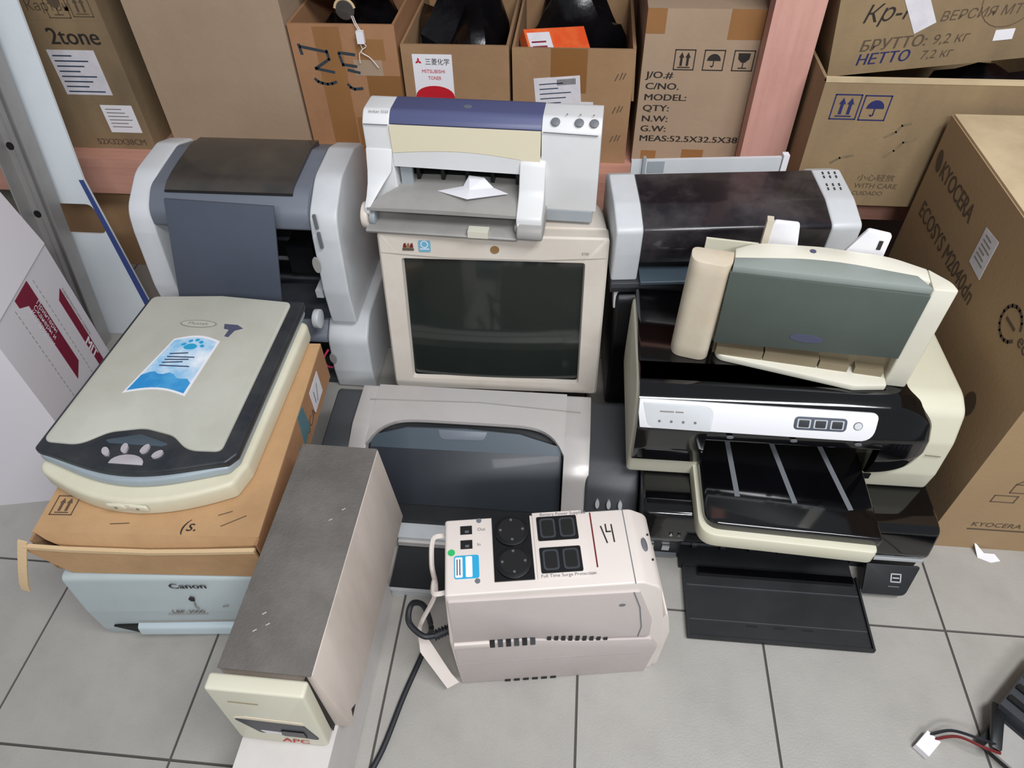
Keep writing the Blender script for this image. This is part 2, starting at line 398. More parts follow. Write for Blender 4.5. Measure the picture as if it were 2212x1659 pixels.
# box with orange package
t, F = open_box('cardboard_box', 'open cardboard box with barcode slip and tape down its front', (-.204, .95, SZ), 0, .267, .34, .267, 'card')
plate('tape', F, rect(.085, .17, .165, .267), 'tape_dark', t, .0005)
plate('flap', Face((.2685, .02, .265), (0, 1, 0), (.05, 0, -1)), rect(0, 0, .28, .12), 'card', t, .005)
Fs = Face((0, 0, 0), (1, 0, .09), (-.09, 0, 1))
lb = plate('label', Fs, rect(.065, .10, .168, .196), 'paper', t, .001); plate('label', F, rect(.14, .085, .183, .15), 'paper', t, .0008)
strokes('label_print', Fs, [[(.077, .182-.011*k), (.11+.04*((k*37+5) % 10)/10, .182-.011*k)] for k in range(7)], .002, 'ink_dblue', lb, .0016)
strokes('barcode', Fs, [[(.118+.003*k, .178), (.118+.003*k, .19)] for k in range(14)], .0016, 'ink', lb, .0016)
for zz in (.055, .125, .2): strokes('handwriting', F, [[(.228, zz), (.234, zz+.014)], [(.238, zz+.002), (.243, zz+.017)], [(.245, zz+.004), (.25, zz+.016)]], .0022, 'ink_soft', t)
# MEAS box
t, F = closed_box('cardboard_box', 'cardboard box printed with MEAS:52.5X32.5X38 beside the pink upright', (.079, .951, SZ+.0005), 0, .325, .52, .35, 'card_pale',
                  [(.02, 0, .055, .035, 'tape'), (.115, 0, .165, .04, 'tape'), (0, .30, .04, .35, 'tape'), (.17, .29, .26, .35, 'tape')])
for s, z in (('J/O.#', .207), ('C/NO.', .182), ('MODEL:', .157), ('QTY:', .132), ('N.W:', .107), ('G.W:', .083), ('MEAS:52.5X32.5X38', .059)):
    text('print', F, s, .0205, .012, z, 'ink', t, bold=.0006, sx=1.3)
arrows_icon(F, .068, .226, .042, 'ink', t); umbrella_icon(F, .130, .226, .042, 'ink', t); glass_icon(F, .192, .226, .042, 'ink', t)
# box with blue arrows, open, overhanging the shelf
t, F = open_box('cardboard_box', 'wide open cardboard box with blue arrow and umbrella marks overhanging shelf edge', (.425, .80, SZ+.0005), 0, .52, .43, .275, 'card_worn')
box('folded_rim', 0, .52, -.001, .009, .271, .279, 'card_top', t, .002)
arrows_icon(F, .028, .197, .05, 'ink_blue', t); umbrella_icon(F, .085, .196, .05, 'ink_blue', t)
text('print', F, '小心轻放', .017, .125, .062, 'ink_soft', t, sx=1.15); text('print', F, 'WITH CARE', .0165, .125, .043, 'ink_soft', t); text('print', F, 'CUIDADO', .014, .125, .026, 'ink_soft', t)
for ln in ([(.165, .118), (.178, .131), (.19, .15), (.212, .158)], [(.06, .1), (.075, .112), (.1, .118)], [(.15, .16), (.168, .172), (.175, .186), (.19, .19)]): strokes('scuff', F, [ln], .005, 'smear', t, .0004)
# BRUTTO box lying crooked in it
t, F = closed_box('cardboard_box', 'cardboard box stencilled БРУТТО and НЕТТО, tilted on top of open box', (.452, .885, .625), 0, .385, .26, .30, 'card_worn', rot=(0, -.115, .02))
text('print', F, 'БРУТТО:', .03, .052, .045, 'ink_soft', t, shear=.2, bold=.0006); text('print', F, '9,2 кг', .027, .187, .045, 'ink_soft', t, shear=.2)
text('print', F, 'НЕТТО', .03, .05, .018, 'ink_blue', t, shear=.2, bold=.0006); text('print', F, '7,2 кг', .024, .172, .018, 'ink_soft', t, shear=.2)
text('handwriting', F, 'Кр-к', .045, .045, .10, 'ink', t, shear=.35); text('print', F, 'ВЕРСИЯ МТ', .025, .19, .088, 'ink_soft', t, shear=.2)
plate('label', Face((0, 0, 0), (1, 0, .5), (-.5, 0, 1)), rect(.165, -.005, .205, .13), 'paper', t, .001)
plate('label', F, rect(.30, .04, .335, .06), 'paper_white', t, .001); strokes('stamp_ring', F, [arc(.31, .115, .05, 0, 360, 24)], .0012, 'ink_soft', t)
# big printer box on the right
kb = thing('cardboard_box', 'large brown cardboard box with a slanted white label, standing on tiled floor', 'box', (.676, .18, 0), 0)
box('carton', 0, .56, 0, .60, 0, .60, 'card_kyo', kb, .004)
box('lid_panel', .003, .557, .003, .597, .6005, .604, 'card_top', kb, .0015)
plate('tape', TOP(.604), rect(.25, .0, .31, .60), 'tape', kb, .0005)
F = FR()
FL = Face((0, .60, 0), (0, -1, 0), (0, 0, 1))
text('print', FL, 'KYOCERA', .048, .052, .50, 'ink_soft', kb, bold=.001, width=.17)
plate('emblem', FL, ell(.032, .520, .013, .022, 16, .4), 'ink_soft', kb)
text('print', FL, 'ECOSYS M2040dn', .048, .042, .405, 'ink_soft', kb, bold=.0006, width=.30)
lb = plate('label', FL, [(.282, .46), (.335, .458), (.33, .535), (.278, .53)], 'paper', kb); strokes('label_print', FL, [[(.29, .522-.009*k), (.312+.012*((k*7) % 3)/2, .522-.009*k)] for k in range(6)], .003, 'ink_grey', lb, .0012)
strokes('eco_mark', FL, [arc(.465, .47, .03, 20, 330, 14), [(.45, .47), (.48, .47)]], .006, 'ink_soft', kb); text('print', FL, 'eco', .035, .50, .46, 'ink_soft', kb)
plate('print_mark', FL, ell(.49, .30, .018, .026), 'ink_soft', kb)
text('print', F, 'KYOCERA Document Solutions', .02, .06, .078, 'ink_soft', kb); strokes('fine_print', F, [[(.06, .068), (.30, .068)]], .004, 'ink_soft', kb)
strokes('stack_icon', F, [rect(.08, .19, .115, .215) + [(.08, .19)], rect(.06, .16, .10, .18) + [(.06, .16)], [(.08, .215), (.088, .225), (.125, .225), (.125, .2), (.115, .19)]], .002, 'ink_soft', kb)
# box stored under the shelf
t, F = closed_box('cardboard_box', 'brown cardboard box stored in the dark under the shelf', (-1.60, .96, 0), 0, .72, .36, .245, 'card')
# white box on the left with one flap standing
ws = thing('white_carton', 'tall white carton with maroon printed panels and one flap raised', 'box', (-1.02, .166, 0), .2)
box('carton', -.42, 0, 0, .265, 0, .468, 'white_card', ws, .003)
plate('flap', Face((0, 0, .468), (0, 1, 0), (-.16, 0, 1)), [(.004, .003), (.262, .003), (.255, .155), (.011, .155)], 'white_card', ws, .004)
FL = Face((0, .0, 0), (0, 1, 0), (0, 0, 1))
plate('print_panel', FL, [(.125, .235), (.158, .255), (.158, .462), (.10, .462), (.10, .445), (.125, .43)], 'maroon', ws)
FV = Face((0, 0, .45), (0, 0, -1), (0, 1, 0))
for k, s in enumerate(('Принтеры', 'Сканеры и', 'Картриджи')): text('print', FV, s, .016, .03, .145-.014*k, 'paper_white', ws, .0014)
plate('print_panel', FL, [(.21, .13), (.232, .13), (.232, .385), (.21, .372)], 'maroon', ws)
text('print', FV, 'MIT', .03, .19, .208, 'paper_white', ws, .0014, bold=.001); text('print', FV, 'характеристики товара', .011, .07, .236, 'ink_grey', ws)
for yy in (.085, .175): strokes('dashed_line', FL, [[(yy, .45-.012*k), (yy, .45-.012*k-.007)] for k in range(30)], .0012, 'ink_grey', ws)

# metal upright and white panel leaning at the left
mu = thing('metal_upright', 'grey perforated steel upright leaning behind the white carton', 'post', (-1.335, .62, 0), rot=(-.205, 0, 0))
box('web', 0, .075, .02, .023, 0, 1.3, 'metal', mu, .001)
box('flange', .0, .003, -.015, .0195, 0, 1.3, 'metal', mu, .001); box('flange', .0755, .0785, -.015, .023, 0, 1.3, 'metal', mu, .001)
box('rib', .03, .042, .012, .0195, 0, 1.3, 'metal', mu, .002)
Fm = FR(0, .02)
for z in (.04, .16, .32, .48, .64, .8, .96):
    plate('hole', Fm, ell(.058, z, .009, .009), 'dark_int', mu, .0007); cyl('bolt', (.066, .017, z-.012), 'y', .005, .002, 'chrome', mu, 10)
    if z > .3: plate('hole', Fm, ell(.014, z+.03, .009, .009), 'dark_int', mu, .0007)
wp = thing('leaning_board', 'long white board with blue edge stripe leaning against pink shelf', 'board', (-1.30, .665, 0), rot=(-.205, 0, 0))
prism('panel_board', rnd([(-.02, 0), (.190, 0), (.108, .42), (.098, .95), (-.08, .95), (-.02, .36), (.105, .36, .02), (.125, .285, .02), (-.02, .285)]), 'y', 0, .006, 'panel_white', wp, 0)
plate('edge_stripe', FR(), [(.172, 0.002), (.19, .002), (.108, .419), (.096, .419)], 'edge_blue', wp, .0006)

# ------------------------------------------------------------------ what lies in the open boxes
def cartridge(label, loc, rot, L=.2, m='black', group=None):
    t = thing('toner_cartridge', label, 'cartridge', loc, rot=rot, group=group)
    prism('body', rnd([(0, 0, .01), (.08, 0, .02), (.085, .05, .02), (.03, .07, .02), (0, .05, .01)]), 'x', 0, L, m, t, .002)
    cyl('drum', (.012, .095, .03), 'x', .016, L-.024, 'smoke', t, 16)
    box('end_cap', -.006, 0, .005, .08, .005, .055, 'charcoal', t, .002); box('end_cap', L, L+.006, .005, .08, .005, .055, 'charcoal', t, .002)
    return t
def bag(label, loc, sx, sy, sz, seed):  # black contents, enlarged to darken the insides of the open boxes
    rng = random.Random(seed); bm = bmesh.new()
    bmesh.ops.create_icosphere(bm, subdivisions=3, radius=1)
    ph = [rng.uniform(0, 6) for _ in range(6)]
    for v in bm.verts:
        c = v.co.copy(); n = 1 + .09*math.sin(5*c.x+ph[0]) + .08*math.sin(6*c.y+ph[1]+2*c.z) + .06*math.sin(9*c.z+ph[2]+3*c.x) + rng.uniform(-.04, .04)
        v.co = Vector((max(-1.07, min(1.07, c.x*n*1.12))*sx, max(-1.07, min(1.07, c.y*n*1.12))*sy, (max(c.z, -.75)+.75)*sz*n))
    o = finish('plastic_bag', bm, 'bag'); o.location = loc
    tag(o, label, 'bag'); return o
G = 'black cartridges lying in the open boxes'
bag('black plastic bag filling the marker-lettered open box', (-.578, 1.13, SZ+.0065), .104, .135, .165, 1)
bag('black plastic bag bulging out of the toner-labelled box', (-.331, 1.13, SZ+.0065), .101, .145, .176, 2)
bag('black plastic bag in the box with barcode slip, behind orange package', (-.07, 1.195, SZ+.0065), .115, .074, .185, 3)
bag('black plastic bag under the tilted box with stencilled weights', (.56, 1.03, SZ+.007), .105, .16, .105, 4)
bag('shiny black bag at right end of the blue-marked box', (.80, .935, SZ+.007), .115, .105, .128, 5)
cartridge('black cartridge lying across the bag in marker-lettered box', (-.672, 1.04, .715), (.2, 0, .05), .19)
op = thing('ink_package', 'orange and white package lying in the open box with barcode slip', 'package', (-.165, .975, .572), rot=(.6, .1, .45))
box('carton', 0, .15, 0, .1, 0, .03, 'orange', op, .003); plate('white_panel', TOP(.03), rect(.005, .01, .06, .09), 'paper', op); strokes('print', TOP(.03), [[(.012, .03+.012*k), (.045, .03+.012*k)] for k in range(4)], .004, 'maroon', op, .0012)
# little motor with wires hanging over the box edge
mo = thing('small_motor', 'small round motor with white plug hanging over edge of marker-lettered box', 'motor', (-.565, .965, .715))
cyl('can', (0, 0, 0), 'y', .019, .03, 'black', mo, 20, .003); cyl('rim', (0, -.003, 0), 'y', .021, .006, 'brown_lid', mo, 20, .001)
tube('coil_arc', [(.019*math.cos(a)*1.15, -.002, .019*math.sin(a)*1.15) for a in (math.radians(d) for d in range(10, 171, 20))], .003, 'card_edge', mo)
for dx in (0, .004): tube('lead', [(.012+dx, -.002, -.012), (.022+dx, -.02, -.022), (.03+dx, -.022, -.036)], .0012, 'white_wire', mo, 6)
box('plug', .024, .04, -.03, -.02, -.06, -.034, 'paper_white', mo, .001)
tube('lead', [(.028, -.025, -.06), (.03, -.022, -.075), (.022, -.022, -.085), (.02, -.021, -.105)], .0013, 'white_wire', mo, 6)
tube('lead', [(.034, -.025, -.06), (.04, -.022, -.068), (.026, -.021, -.08), (.045, -.02, -.094), (.06, -.02, -.115)], .0013, 'white_wire', mo, 6)

# ------------------------------------------------------------------ small laser printer under the flat box
cl = thing('laser_printer', 'pale grey laser printer on floor beneath the flat cardboard box', 'printer', (-.868, -.138, 0), .09)
prism('body', rnd([(.006, 0, .006), (.001, .03, .03), (0, .1, .05), (.008, .205, .012), (.29, .205, .02), (.30, .02, .02), (.29, 0, .01)]), 'x', 0, .355, 'canon_body', cl, .012, 3, ang=50)
prism('tray_cover', rnd([(-.004, .02, .008), (-.012, .03, .01), (-.009, .052, .008), (.01, .058, 0), (.02, .018, 0)]), 'x', .075, .352, 'canon_strip', cl, .002)
plate('tray_gap', FR(0, -.0005), [(.03, .05), (.075, .052), (.075, .02)], 'dark_int', cl, .004)
strokes('seam', FR(0, -.0005), [[(.08, .062), (.352, .066)]], .0012, 'ink_grey', cl, .002)
text('brand_print', FR(0, .004), 'Canon', .0235, .178, .178, 'ink', cl, .0015, bold=.0006)
text('model_print', FR(0, -.001), 'LBP-3000', .015, .155, .098, 'ink_soft', cl, .0015); strokes('underline', FR(0, -.001), [[(.145, .093), (.215, .093)]], .0012, 'ink_grey', cl, .0015)
plate('scratch', FR(0, .001), [(.198, .145), (.203, .152), (.209, .148), (.206, .136), (.2, .138)], 'ink', cl, .0015)
strokes('scratch', FR(0, -.001), [[(.205, .135), (.203, .12), (.206, .112)], [(.25, .12), (.26, .122)]], .0016, 'ink_grey', cl, .0015)

# ------------------------------------------------------------------ flat open cardboard box
fb = thing('flat_cardboard_box', 'shallow open-fronted cardboard box lying under the flatbed scanner', 'box', (-.88, -.113, .2065), .055)
W_, D_, H_ = .366, .452, .095; th = .004
box('bottom_panel', 0, W_, 0, D_, 0, th, 'card', fb, .001); box('top_panel', 0, W_, .012, D_, H_-th, H_, 'card_flat', fb, .0015)
box('side_panel', 0, th, 0, D_, th, H_-th, 'card', fb, .001); box('side_panel', W_-th, W_, 0, D_, th, H_-th, 'card_orange', fb, .001); box('back_panel', th, W_-th, D_-th, D_, th, H_-th, 'card', fb, .001)
plate('top_flap', Face((0, .012, H_), (1, 0, 0), (0, -.45, -1)), [(.004, 0), (W_-.002, 0), (W_-.008, .028), (.05, .030), (.02, .014)], 'card_flat', fb, .004)
Ff = Face((0, -.003, .0), (1, 0, 0), (0, -.03, 1))
ff = plate('front_flap', Ff, [(.03, .001), (W_-.001, .003), (W_-.002, .086), (.19, .074), (-.006, .084), (-.008, .068)], 'card_flat', fb, .004)
loft('flap_edge', [[Ff.at(x, y+dz, n) for dz, n in ((-.002, -.001), (.0055, -.001), (.0055, .0055), (-.002, .0055))] for x, y in ((-.006, .083), (.06, .076), (.19, .0725), (.28, .078), (W_-.002, .0855))], 'card_edge', ff)
loft('side_tab', [[(x-.013, y, z), (x+.004, y-.004, z), (x+.004, y-.001, z), (x-.013, y+.003, z)] for x, y, z in ((-.004, -.003, .093), (-.008, -.014, .075), (-.016, -.028, .045), (-.026, -.036, .015), (-.030, -.038, -.002))], 'card_edge', fb)
arrows_icon(TOP(H_), .012, .045, .036, 'ink_soft', fb)
text('handwriting', TOP(H_), '(s.', .03, .235, .02, 'ink', fb, shear=.3)
for ln in ([(.30, .03), (.335, .05)], [(.29, .05), (.31, .058)], [(.12, .03), (.15, .032)]): strokes('scuff', TOP(H_), [ln], .0014, 'ink_soft', fb)
FS = Face((W_, 0, 0), (0, 1, 0), (0, 0, 1))
plate('label', FS, rect(.335, .02, .395, .075), 'paper', fb); strokes('label_print', FS, [[(.35, .035), (.352, .06)], [(.36, .03), (.375, .06)]], .004, 'ink_grey', fb, .0012)
plate('tape', FS, [(.25, .02), (.295, .03), (.29, .09), (.26, .093)], 'tape_blue', fb); plate('tape', FS, [(.20, .0), (.235, .012), (.228, .05)], 'tape_blue', fb)
text('print', FS, 'SCAN', .03, .28, .02, 'ink_soft', fb)

# ------------------------------------------------------------------ flatbed scanner
sn = thing('flatbed_scanner', 'flatbed scanner with grey dark-framed lid and blue sticker on flat box', 'scanner', (-.894, .017, .3018), 0)
ft = [(-.012, -.018)] + [(-.012 + .347*k/30, -.022 - .053*math.sin(math.pi*k/30)**.9) for k in range(1, 30)] + [(.335, .012), (.335, .362), (.008, .372)]
prism('base', rnd(ft, .02, 4), 'z', 0, .040, 'scan_base', sn, .008, 3, ang=40)
lid = [(-.008, -.008)] + [(-.008 + .334*k/30, -.010 - .040*math.sin(math.pi*k/30)**1.2) for k in range(1, 30)] + [(.326, .008), (.324, .384), (.012, .378)]
prism('lid_shell', rnd(lid, .012, 4), 'z', .0405, .060, 'scan_silver', sn, .006, 3, ang=40)
prism('lid_frame', rnd([(-.011, -.006)] + [(-.011 + .338*k/30, -.008 - .034*math.sin(math.pi*k/30)**1.3) for k in range(1, 30)] + [(.328, .008), (.327, .386), (.012, .380)], .012, 4), 'z', .0545, .0715, 'scan_frame', sn, .005, 3, ang=40)
pn = [(.0, .006), (.062, .004, .05), (.10, .034, .05), (.155, .046, .06), (.21, .034, .05), (.245, .006, .05), (.302, .008), (.304, .375), (.16, .385), (.022, .374)]
prism('lid_panel', rnd(pn, .014, 8), 'z', .070, .0765, 'scan_lid', sn, .003, 2, ang=40)
prism('lid_grip', rnd([(.10, .018), (.155, .034), (.21, .018), (.2, .012), (.11, .012)], .006, 4), 'z', .0705, .0735, 'smoke_lt', sn, .001)
FT = TOP(.0715)
plate('paw_emblem', FT, [(.128, -.027), (.185, -.027)] + [(.1565+.0285*math.cos(a), -.025+.017*math.sin(a)) for a in (math.pi*i/10 for i in range(1, 10))], 'emblem', sn, .002, b=.0006)
for x, y, r in ((.114, -.006, .7), (.142, .003, .25), (.176, .004, -.35), (.201, -.005, -.75)): plate('paw_toe', FT, ell(x, y, .0055, .0095, 16, r), 'emblem', sn, .0042)
FT = TOP(.0765)
def warp(u, v):   # sticker outline in its own curved frame
    return (.083 + u*.112 + v*.022 - .012*v*(u-.5)*2 , .118 + v*.138 + .012*math.sin(math.pi*u))
def wp_(pts): return [warp(*p) for p in pts]
e0 = [(k/10, 0) for k in range(11)]; e1 = [(1-k/10, 1) for k in range(11)]
plate('sticker', FT, wp_(e0 + e1), 'paper_white', sn, .0006)
plate('sticker_sky', FT, wp_([(.04+.092*k, .03) for k in range(11)] + [(.96-.092*k, .96) for k in range(11)]), 'sky', sn, .0009)
plate('sticker_sea', FT, wp_([(.04+.092*k, .03) for k in range(11)] + [(.96-.092*k, .33+.03*math.sin(k*1.7)-.012*(10-k)) for k in range(11)]), 'sea', sn, .0012)
plate('paw_print', FT, wp_(ell(.5, .78, .13, .055)), 'cyan', sn, .0014)
for k, (u, v) in enumerate(((.33, .83), (.42, .89), (.54, .91), (.65, .88), (.72, .82))): plate('paw_print', FT, wp_(ell(u, v, .045, .026, 14)), 'cyan', sn, .0014)
for k in range(5): strokes('sticker_print', FT, [wp_([(.22, .66-.055*k), (.55+.25*((k*37) % 10)/10, .66-.055*k)])], .0022, 'ink_dblue', sn, .0016)
plate('logo', FT, ell(.146, .300, .036, .0105), 'ink_grey', sn, .0006); plate('logo_inner', FT, ell(.146, .300, .033, .0085), 'scan_lid', sn, .0009)
text('logo_print', FT, 'Mustek', .012, .126, .2965, 'ink_grey', sn, .0012, width=.04)
plate('smudge', FT, [(.196, .303), (.222, .302), (.236, .293), (.222, .286), (.216, .268), (.208, .27), (.21, .288), (.2, .29)], 'smudge', sn, .0005)
FB = Face((.163, -.0748, .014), (1, 0, 0), (0, 0, 1))
plate('button_plate', FB, rnd(rect(-.035, .002, .035, .018), .006), 'cream_lt', sn, .0015, b=.0005)
for x in (-.018, .018): plate('button', FB, rnd(rect(x-.015, .004, x+.015, .016), .005), 'scan_base', sn, .003, b=.0006); plate('button_mark', FB, ell(x, .01, .003, .003, 8), 'ink_grey', sn, .0034)

# ------------------------------------------------------------------ beige unit on a white case (foreground left)
lc = thing('computer_case', 'white computer case lying flat beneath the grey-topped beige unit', 'case', (-.50, -.52, 0), -.01)
box('shell', 0, .138, .006, .50, .004, .149, 'case_white', lc, .003); box('front_bezel', -.002, .14, -.008, .0055, .002, .149, 'case_white', lc, .004)
for y in (.06, .45):
    for x in (.02, .115): cyl('foot', (x, y, 0), 'z', .01, .004, 'rubber', lc, 14)
ap = thing('backup_power_unit', 'beige power unit with dusty grey top and loose yellowed bezel', 'power supply', (-.482, -.299, .149), -.009)
prism('shell', [(0, 0), (.144, 0), (.128, .197), (-.001, .197)], 'y', .0, .371, 'apc_side', ap, .002)
prism('top_cover', [(-.0005, -.002), (.1265, -.002), (.1265, .372), (-.0005, .372)], 'z', .196, .1985, 'apc_top', ap, .001)
Mb = Matrix.Translation((0, -.003, .2035)) @ Matrix.Rotation(-.0, 4, 'X')
prism('bezel', rnd([(-.016, -.196, .008), (.05, -.203, .2), (.118, -.198, .008), (.127, .0, .005), (-.006, .0, .005)], 0, 4), 'y', -.028, -.006, 'cream', ap, .004, 3, Mb, 40)
fbz = Face(Mb @ Vector((0, -.028, 0)), Mb.to_3x3() @ Vector((1, 0, 0)), Mb.to_3x3() @ Vector((0, 0, 1)))
rc = plate('recess', fbz, rnd([(.0, -.105), (.10, -.112), (.112, -.168), (.026, -.158)], .006), 'charcoal', ap, .0012)
plate('recess_floor', fbz, [(.03, -.146), (.06, -.148), (.058, -.158), (.036, -.156)], 'emblem', rc, .002); plate('socket', fbz, rect(.062, -.158, .095, -.137), 'black', rc, .003)
plate('bezel_lip', fbz, rnd([(-.004, -.105), (.02, -.098), (.10, -.102), (.103, -.111)], .004), 'cream_dirty', ap, .001)
strokes('seam', fbz, [[(.015, -.04), (.055, -.041)]], .0015, 'tan_guide', ap, .001)
text('brand_print', fbz, 'APC', .022, .05, -.192, 'red', ap, .001, bold=.0004, shear=.2)
plate('dark_gap', Face((.118, 0, 0), (0, -1, 0), (0, 0, 1)), [(-.001, .19), (.006, .19), (.0085, .004), (-.001, .004)], 'dark_int', ap, .001)
plate('slot', Face((.1435, 0, 0), (0, 1, 0), (-.08, 0, 1)), [(.012, .01), (.03, .012), (.018, .024)], 'dark_int', ap, .0008)
for (x, y) in ((.03, .05), (.045, .06), (.035, .075), (.10, .25), (.085, .23)): strokes('scratch', TOP(.1985), [[(x, y), (x+.004, y+.003)]], .0014, 'silver', ap, .0004)

# ------------------------------------------------------------------ white UPS with sockets
up = thing('uninterruptible_power_supply', 'white tower UPS with black mains sockets on top, marked 14', 'power supply', (-.204, -.168, 0), .155)
prof = rnd([(-.0, .0, .004), (.338, 0, .006), (.346, .10, .03), (.334, .20, .06), (.318, .30, .03), (.29, .32, .02), (0, .32, .006), (-.006, .16, .02)], 0, 6)
UD = .135
prism('body', prof, 'y', .004, UD-.004, 'ups_top', up, .006, 3, ang=50)
prism('side_cover', rnd([(.001, .168, .004), (.12, .168, .004), (.20, .15, .01), (.318, .14, .006), (.315, .20, .02), (.285, .300, .004), (.002, .306, .004)]), 'y', .0, .0055, 'ups_side_shaded', up, .0018)
prism('base_cover', rnd([(.003, .003, .004), (.325, .0, .004), (.336, .10, .01), (.322, .135, .01), (.205, .145, .01), (.12, .163, .004), (.0, .163, .004)]), 'y', -.002, .0055, 'ups_side_shaded', up, .0018)
prism('base_ledge', rnd([(.0, .150, .003), (.058, .150, .003), (.058, .166, .003), (.0, .166, .003)]), 'y', -.004, .003, 'ups_top', up, .0015)
prism('front_foot', rnd([(.325, .0, .004), (.347, .01, .01), (.352, .14, .02), (.338, .23, .02), (.325, .1, .02)]), 'y', .006, UD-.006, 'ups_top', up, .004)
F = FR(0, -.001)
for k in range(6): box('vent_slot', .058+.013*k, .066+.013*k, -.0035, .003, .148, .165, 'charcoal' if k % 2 else 'dark_int', up, .0005)
for k in range(9): box('vent_slot', .150+.0115*k, .1565+.0115*k, -.0012, .003, .150-.0018*k+.004*math.sin(k/8*3.14), .168-.0022*k+.004*math.sin(k/8*3.14), 'dark_int', up, .0005)
for k in range(6): box('vent_slot', .078+.016*k, .088+.016*k, -.0032, .003, .0, .008, 'dark_int', up, .0005)
strokes('seam', FR(0, -.002), [[(.0, .085), (.15, .088), (.31, .082)]], .0012, 'grey_pl', up)
strokes('seam', FR(0, -.0002), [[(.276, .30), (.290, .25), (.30, .18), (.298, .145)]], .0016, 'slot_grey', up)
plate('screw_hole', FR(), ell(.262, .262, .005, .004, 14), 'slot_grey', up)
FT = TOP(.32)
strokes('seam', FT, [[(.277, .004), (.278, .131)]], .0014, 'slot_grey', up)
plate('socket_plate', FT, rect(.073, .020, .132, .131), 'black_gloss', up, .0022)
for cy in (.049, .103):
    cyl('mains_socket', (.1025, cy, .3222), 'z', .0265, .0025, 'black', up, 28, .001); cyl('socket_well', (.1025, cy, .3248), 'z', .021, .0008, 'dark_int', up, 24)
    for a in (0, 90, 180, 270): cyl('socket_contact', (.1025+.017*math.cos(math.radians(a)), cy+.017*math.sin(math.radians(a)), .3256), 'z', .0022, .0012, 'chrome', up, 8)
plate('outlet_frame', FT, rect(.136, .020, .213, .133), 'ups_top', up, .0016, b=.0006)
for y0 in (.028, .082):
    plate('outlet_plate', FT, rnd(rect(.142, y0, .204, y0+.042), .003), 'black', up, .003)
    for x0 in (.146, .176): plate('outlet', FT, rnd(rect(x0, y0+.004, x0+.024, y0+.038), .006), 'charcoal', up, .0038); plate('outlet_well', FT, rnd(rect(x0+.003, y0+.007, x0+.021, y0+.035), .005), 'dark_int', up, .0042)
text('print', FT, 'Battery Power Supplied', .0075, .148, .126, 'slot_grey', up, .0021); text('print', FT, 'Full Time Surge Protection', .0075, .141, .0215, 'slot_grey', up, .0021)
strokes('panel_slot', FT, [[(.2255, .034), (.2265, .127)]], .0022, 'red_wire', up)
for y0 in (.078, .103): plate('phone_jack', FT, rect(.024, y0, .042, y0+.0145), 'dark_int', up, .0012); plate('jack_contact', FT, rect(.031, y0+.002, .037, y0+.006), 'chrome', up, .0018)
text('print', FT, 'Out', .0075, .05, .108, 'slot_grey', up); text('print', FT, 'In', .0075, .049, .082, 'slot_grey', up)
for x, y in ((.053, .126), (.048, .024)): cyl('screw', (x, y, .3195), 'z', .004, .0015, 'slot_grey', up, 14)
plate('sticker', FT, rnd(rect(.014, .029, .051, .067), .004), 'cyan', up); plate('sticker_field', FT, rnd(rect(.0155, .031, .0265, .064), .002), 'paper_white', up, .0013); plate('sticker_field', FT, rnd(rect(.031, .031, .041, .065), .002), 'paper_white', up, .0013)
strokes('sticker_print', FT, [[(.0185, .035), (.0185, .06)], [(.0225, .035), (.0225, .06)]], .0015, 'ink_dblue', up, .0018)
plate('round_sticker', FT, ell(.004+.006, .073, .0055, .0055, 16), 'green', up)
strokes('handwritten_number', FT, [[(.240, .102), (.246, .073)], [(.2475, .105), (.2475, .092), (.254, .092)], [(.2565, .104), (.257, .074)]], .0022, 'ink', up)
FN = Face((.302, .07, .3115), (.72, 0, -.69), (0, 1, 0))
plate('power_button', FN, ell(.0, .0, .006, .0115, 18), 'slot_grey', up, .003, b=.0008)
for y in (-.022, .021): plate('indicator', FN, ell(.012, y, .0018, .0018, 8), 'ink', up, .0035)
# cable clip bracket at its left end
tube('cable_bracket', [(.0, .115, .30), (-.02, .112, .298), (-.026, .09, .26), (-.026, .07, .20), (-.06, .05, .12), (-.058, .03, .06)], .004, 'ups_top', up, 6)
tube('cable_bracket', [(.0, .02, .30), (-.018, .022, .295), (-.02, .05, .28), (-.02, .06, .26)], .004, 'ups_top', up, 6)
plate('bracket_plate', Face((-.06, .03, .13), (1, .2, -.3), (0, -.5, -1)), [(0, 0), (.014, 0), (.05, .085), (.062, .105), (.04, .115), (0, .03)], 'ups_top', up, .004)
bm = bmesh.new(); addtube(bm, [(-.03, .02, .155), (-.005, .03, .155)], .007, 12); finish('strain_relief', bm, 'rubber', up)
for k in range(5): cyl('relief_ring', (-.03+.005*k, .021+.002*k, .155), 'x', .0092, .0022, 'rubber', up, 12)
tube('power_cord', [(-.03, .02, .155), (-.05, .02, .158), (-.07, .035, .18), (-.065, .06, .19), (-.05, .075, .15), (-.045, .07, .08), (-.055, .08, .02), (-.07, .05, .0055), (-.10, -.02, .0052), (-.13, -.10, .0052), (-.165, -.17, .0052), (-.19, -.26, .0052)], .005, 'rubber', up, 8)

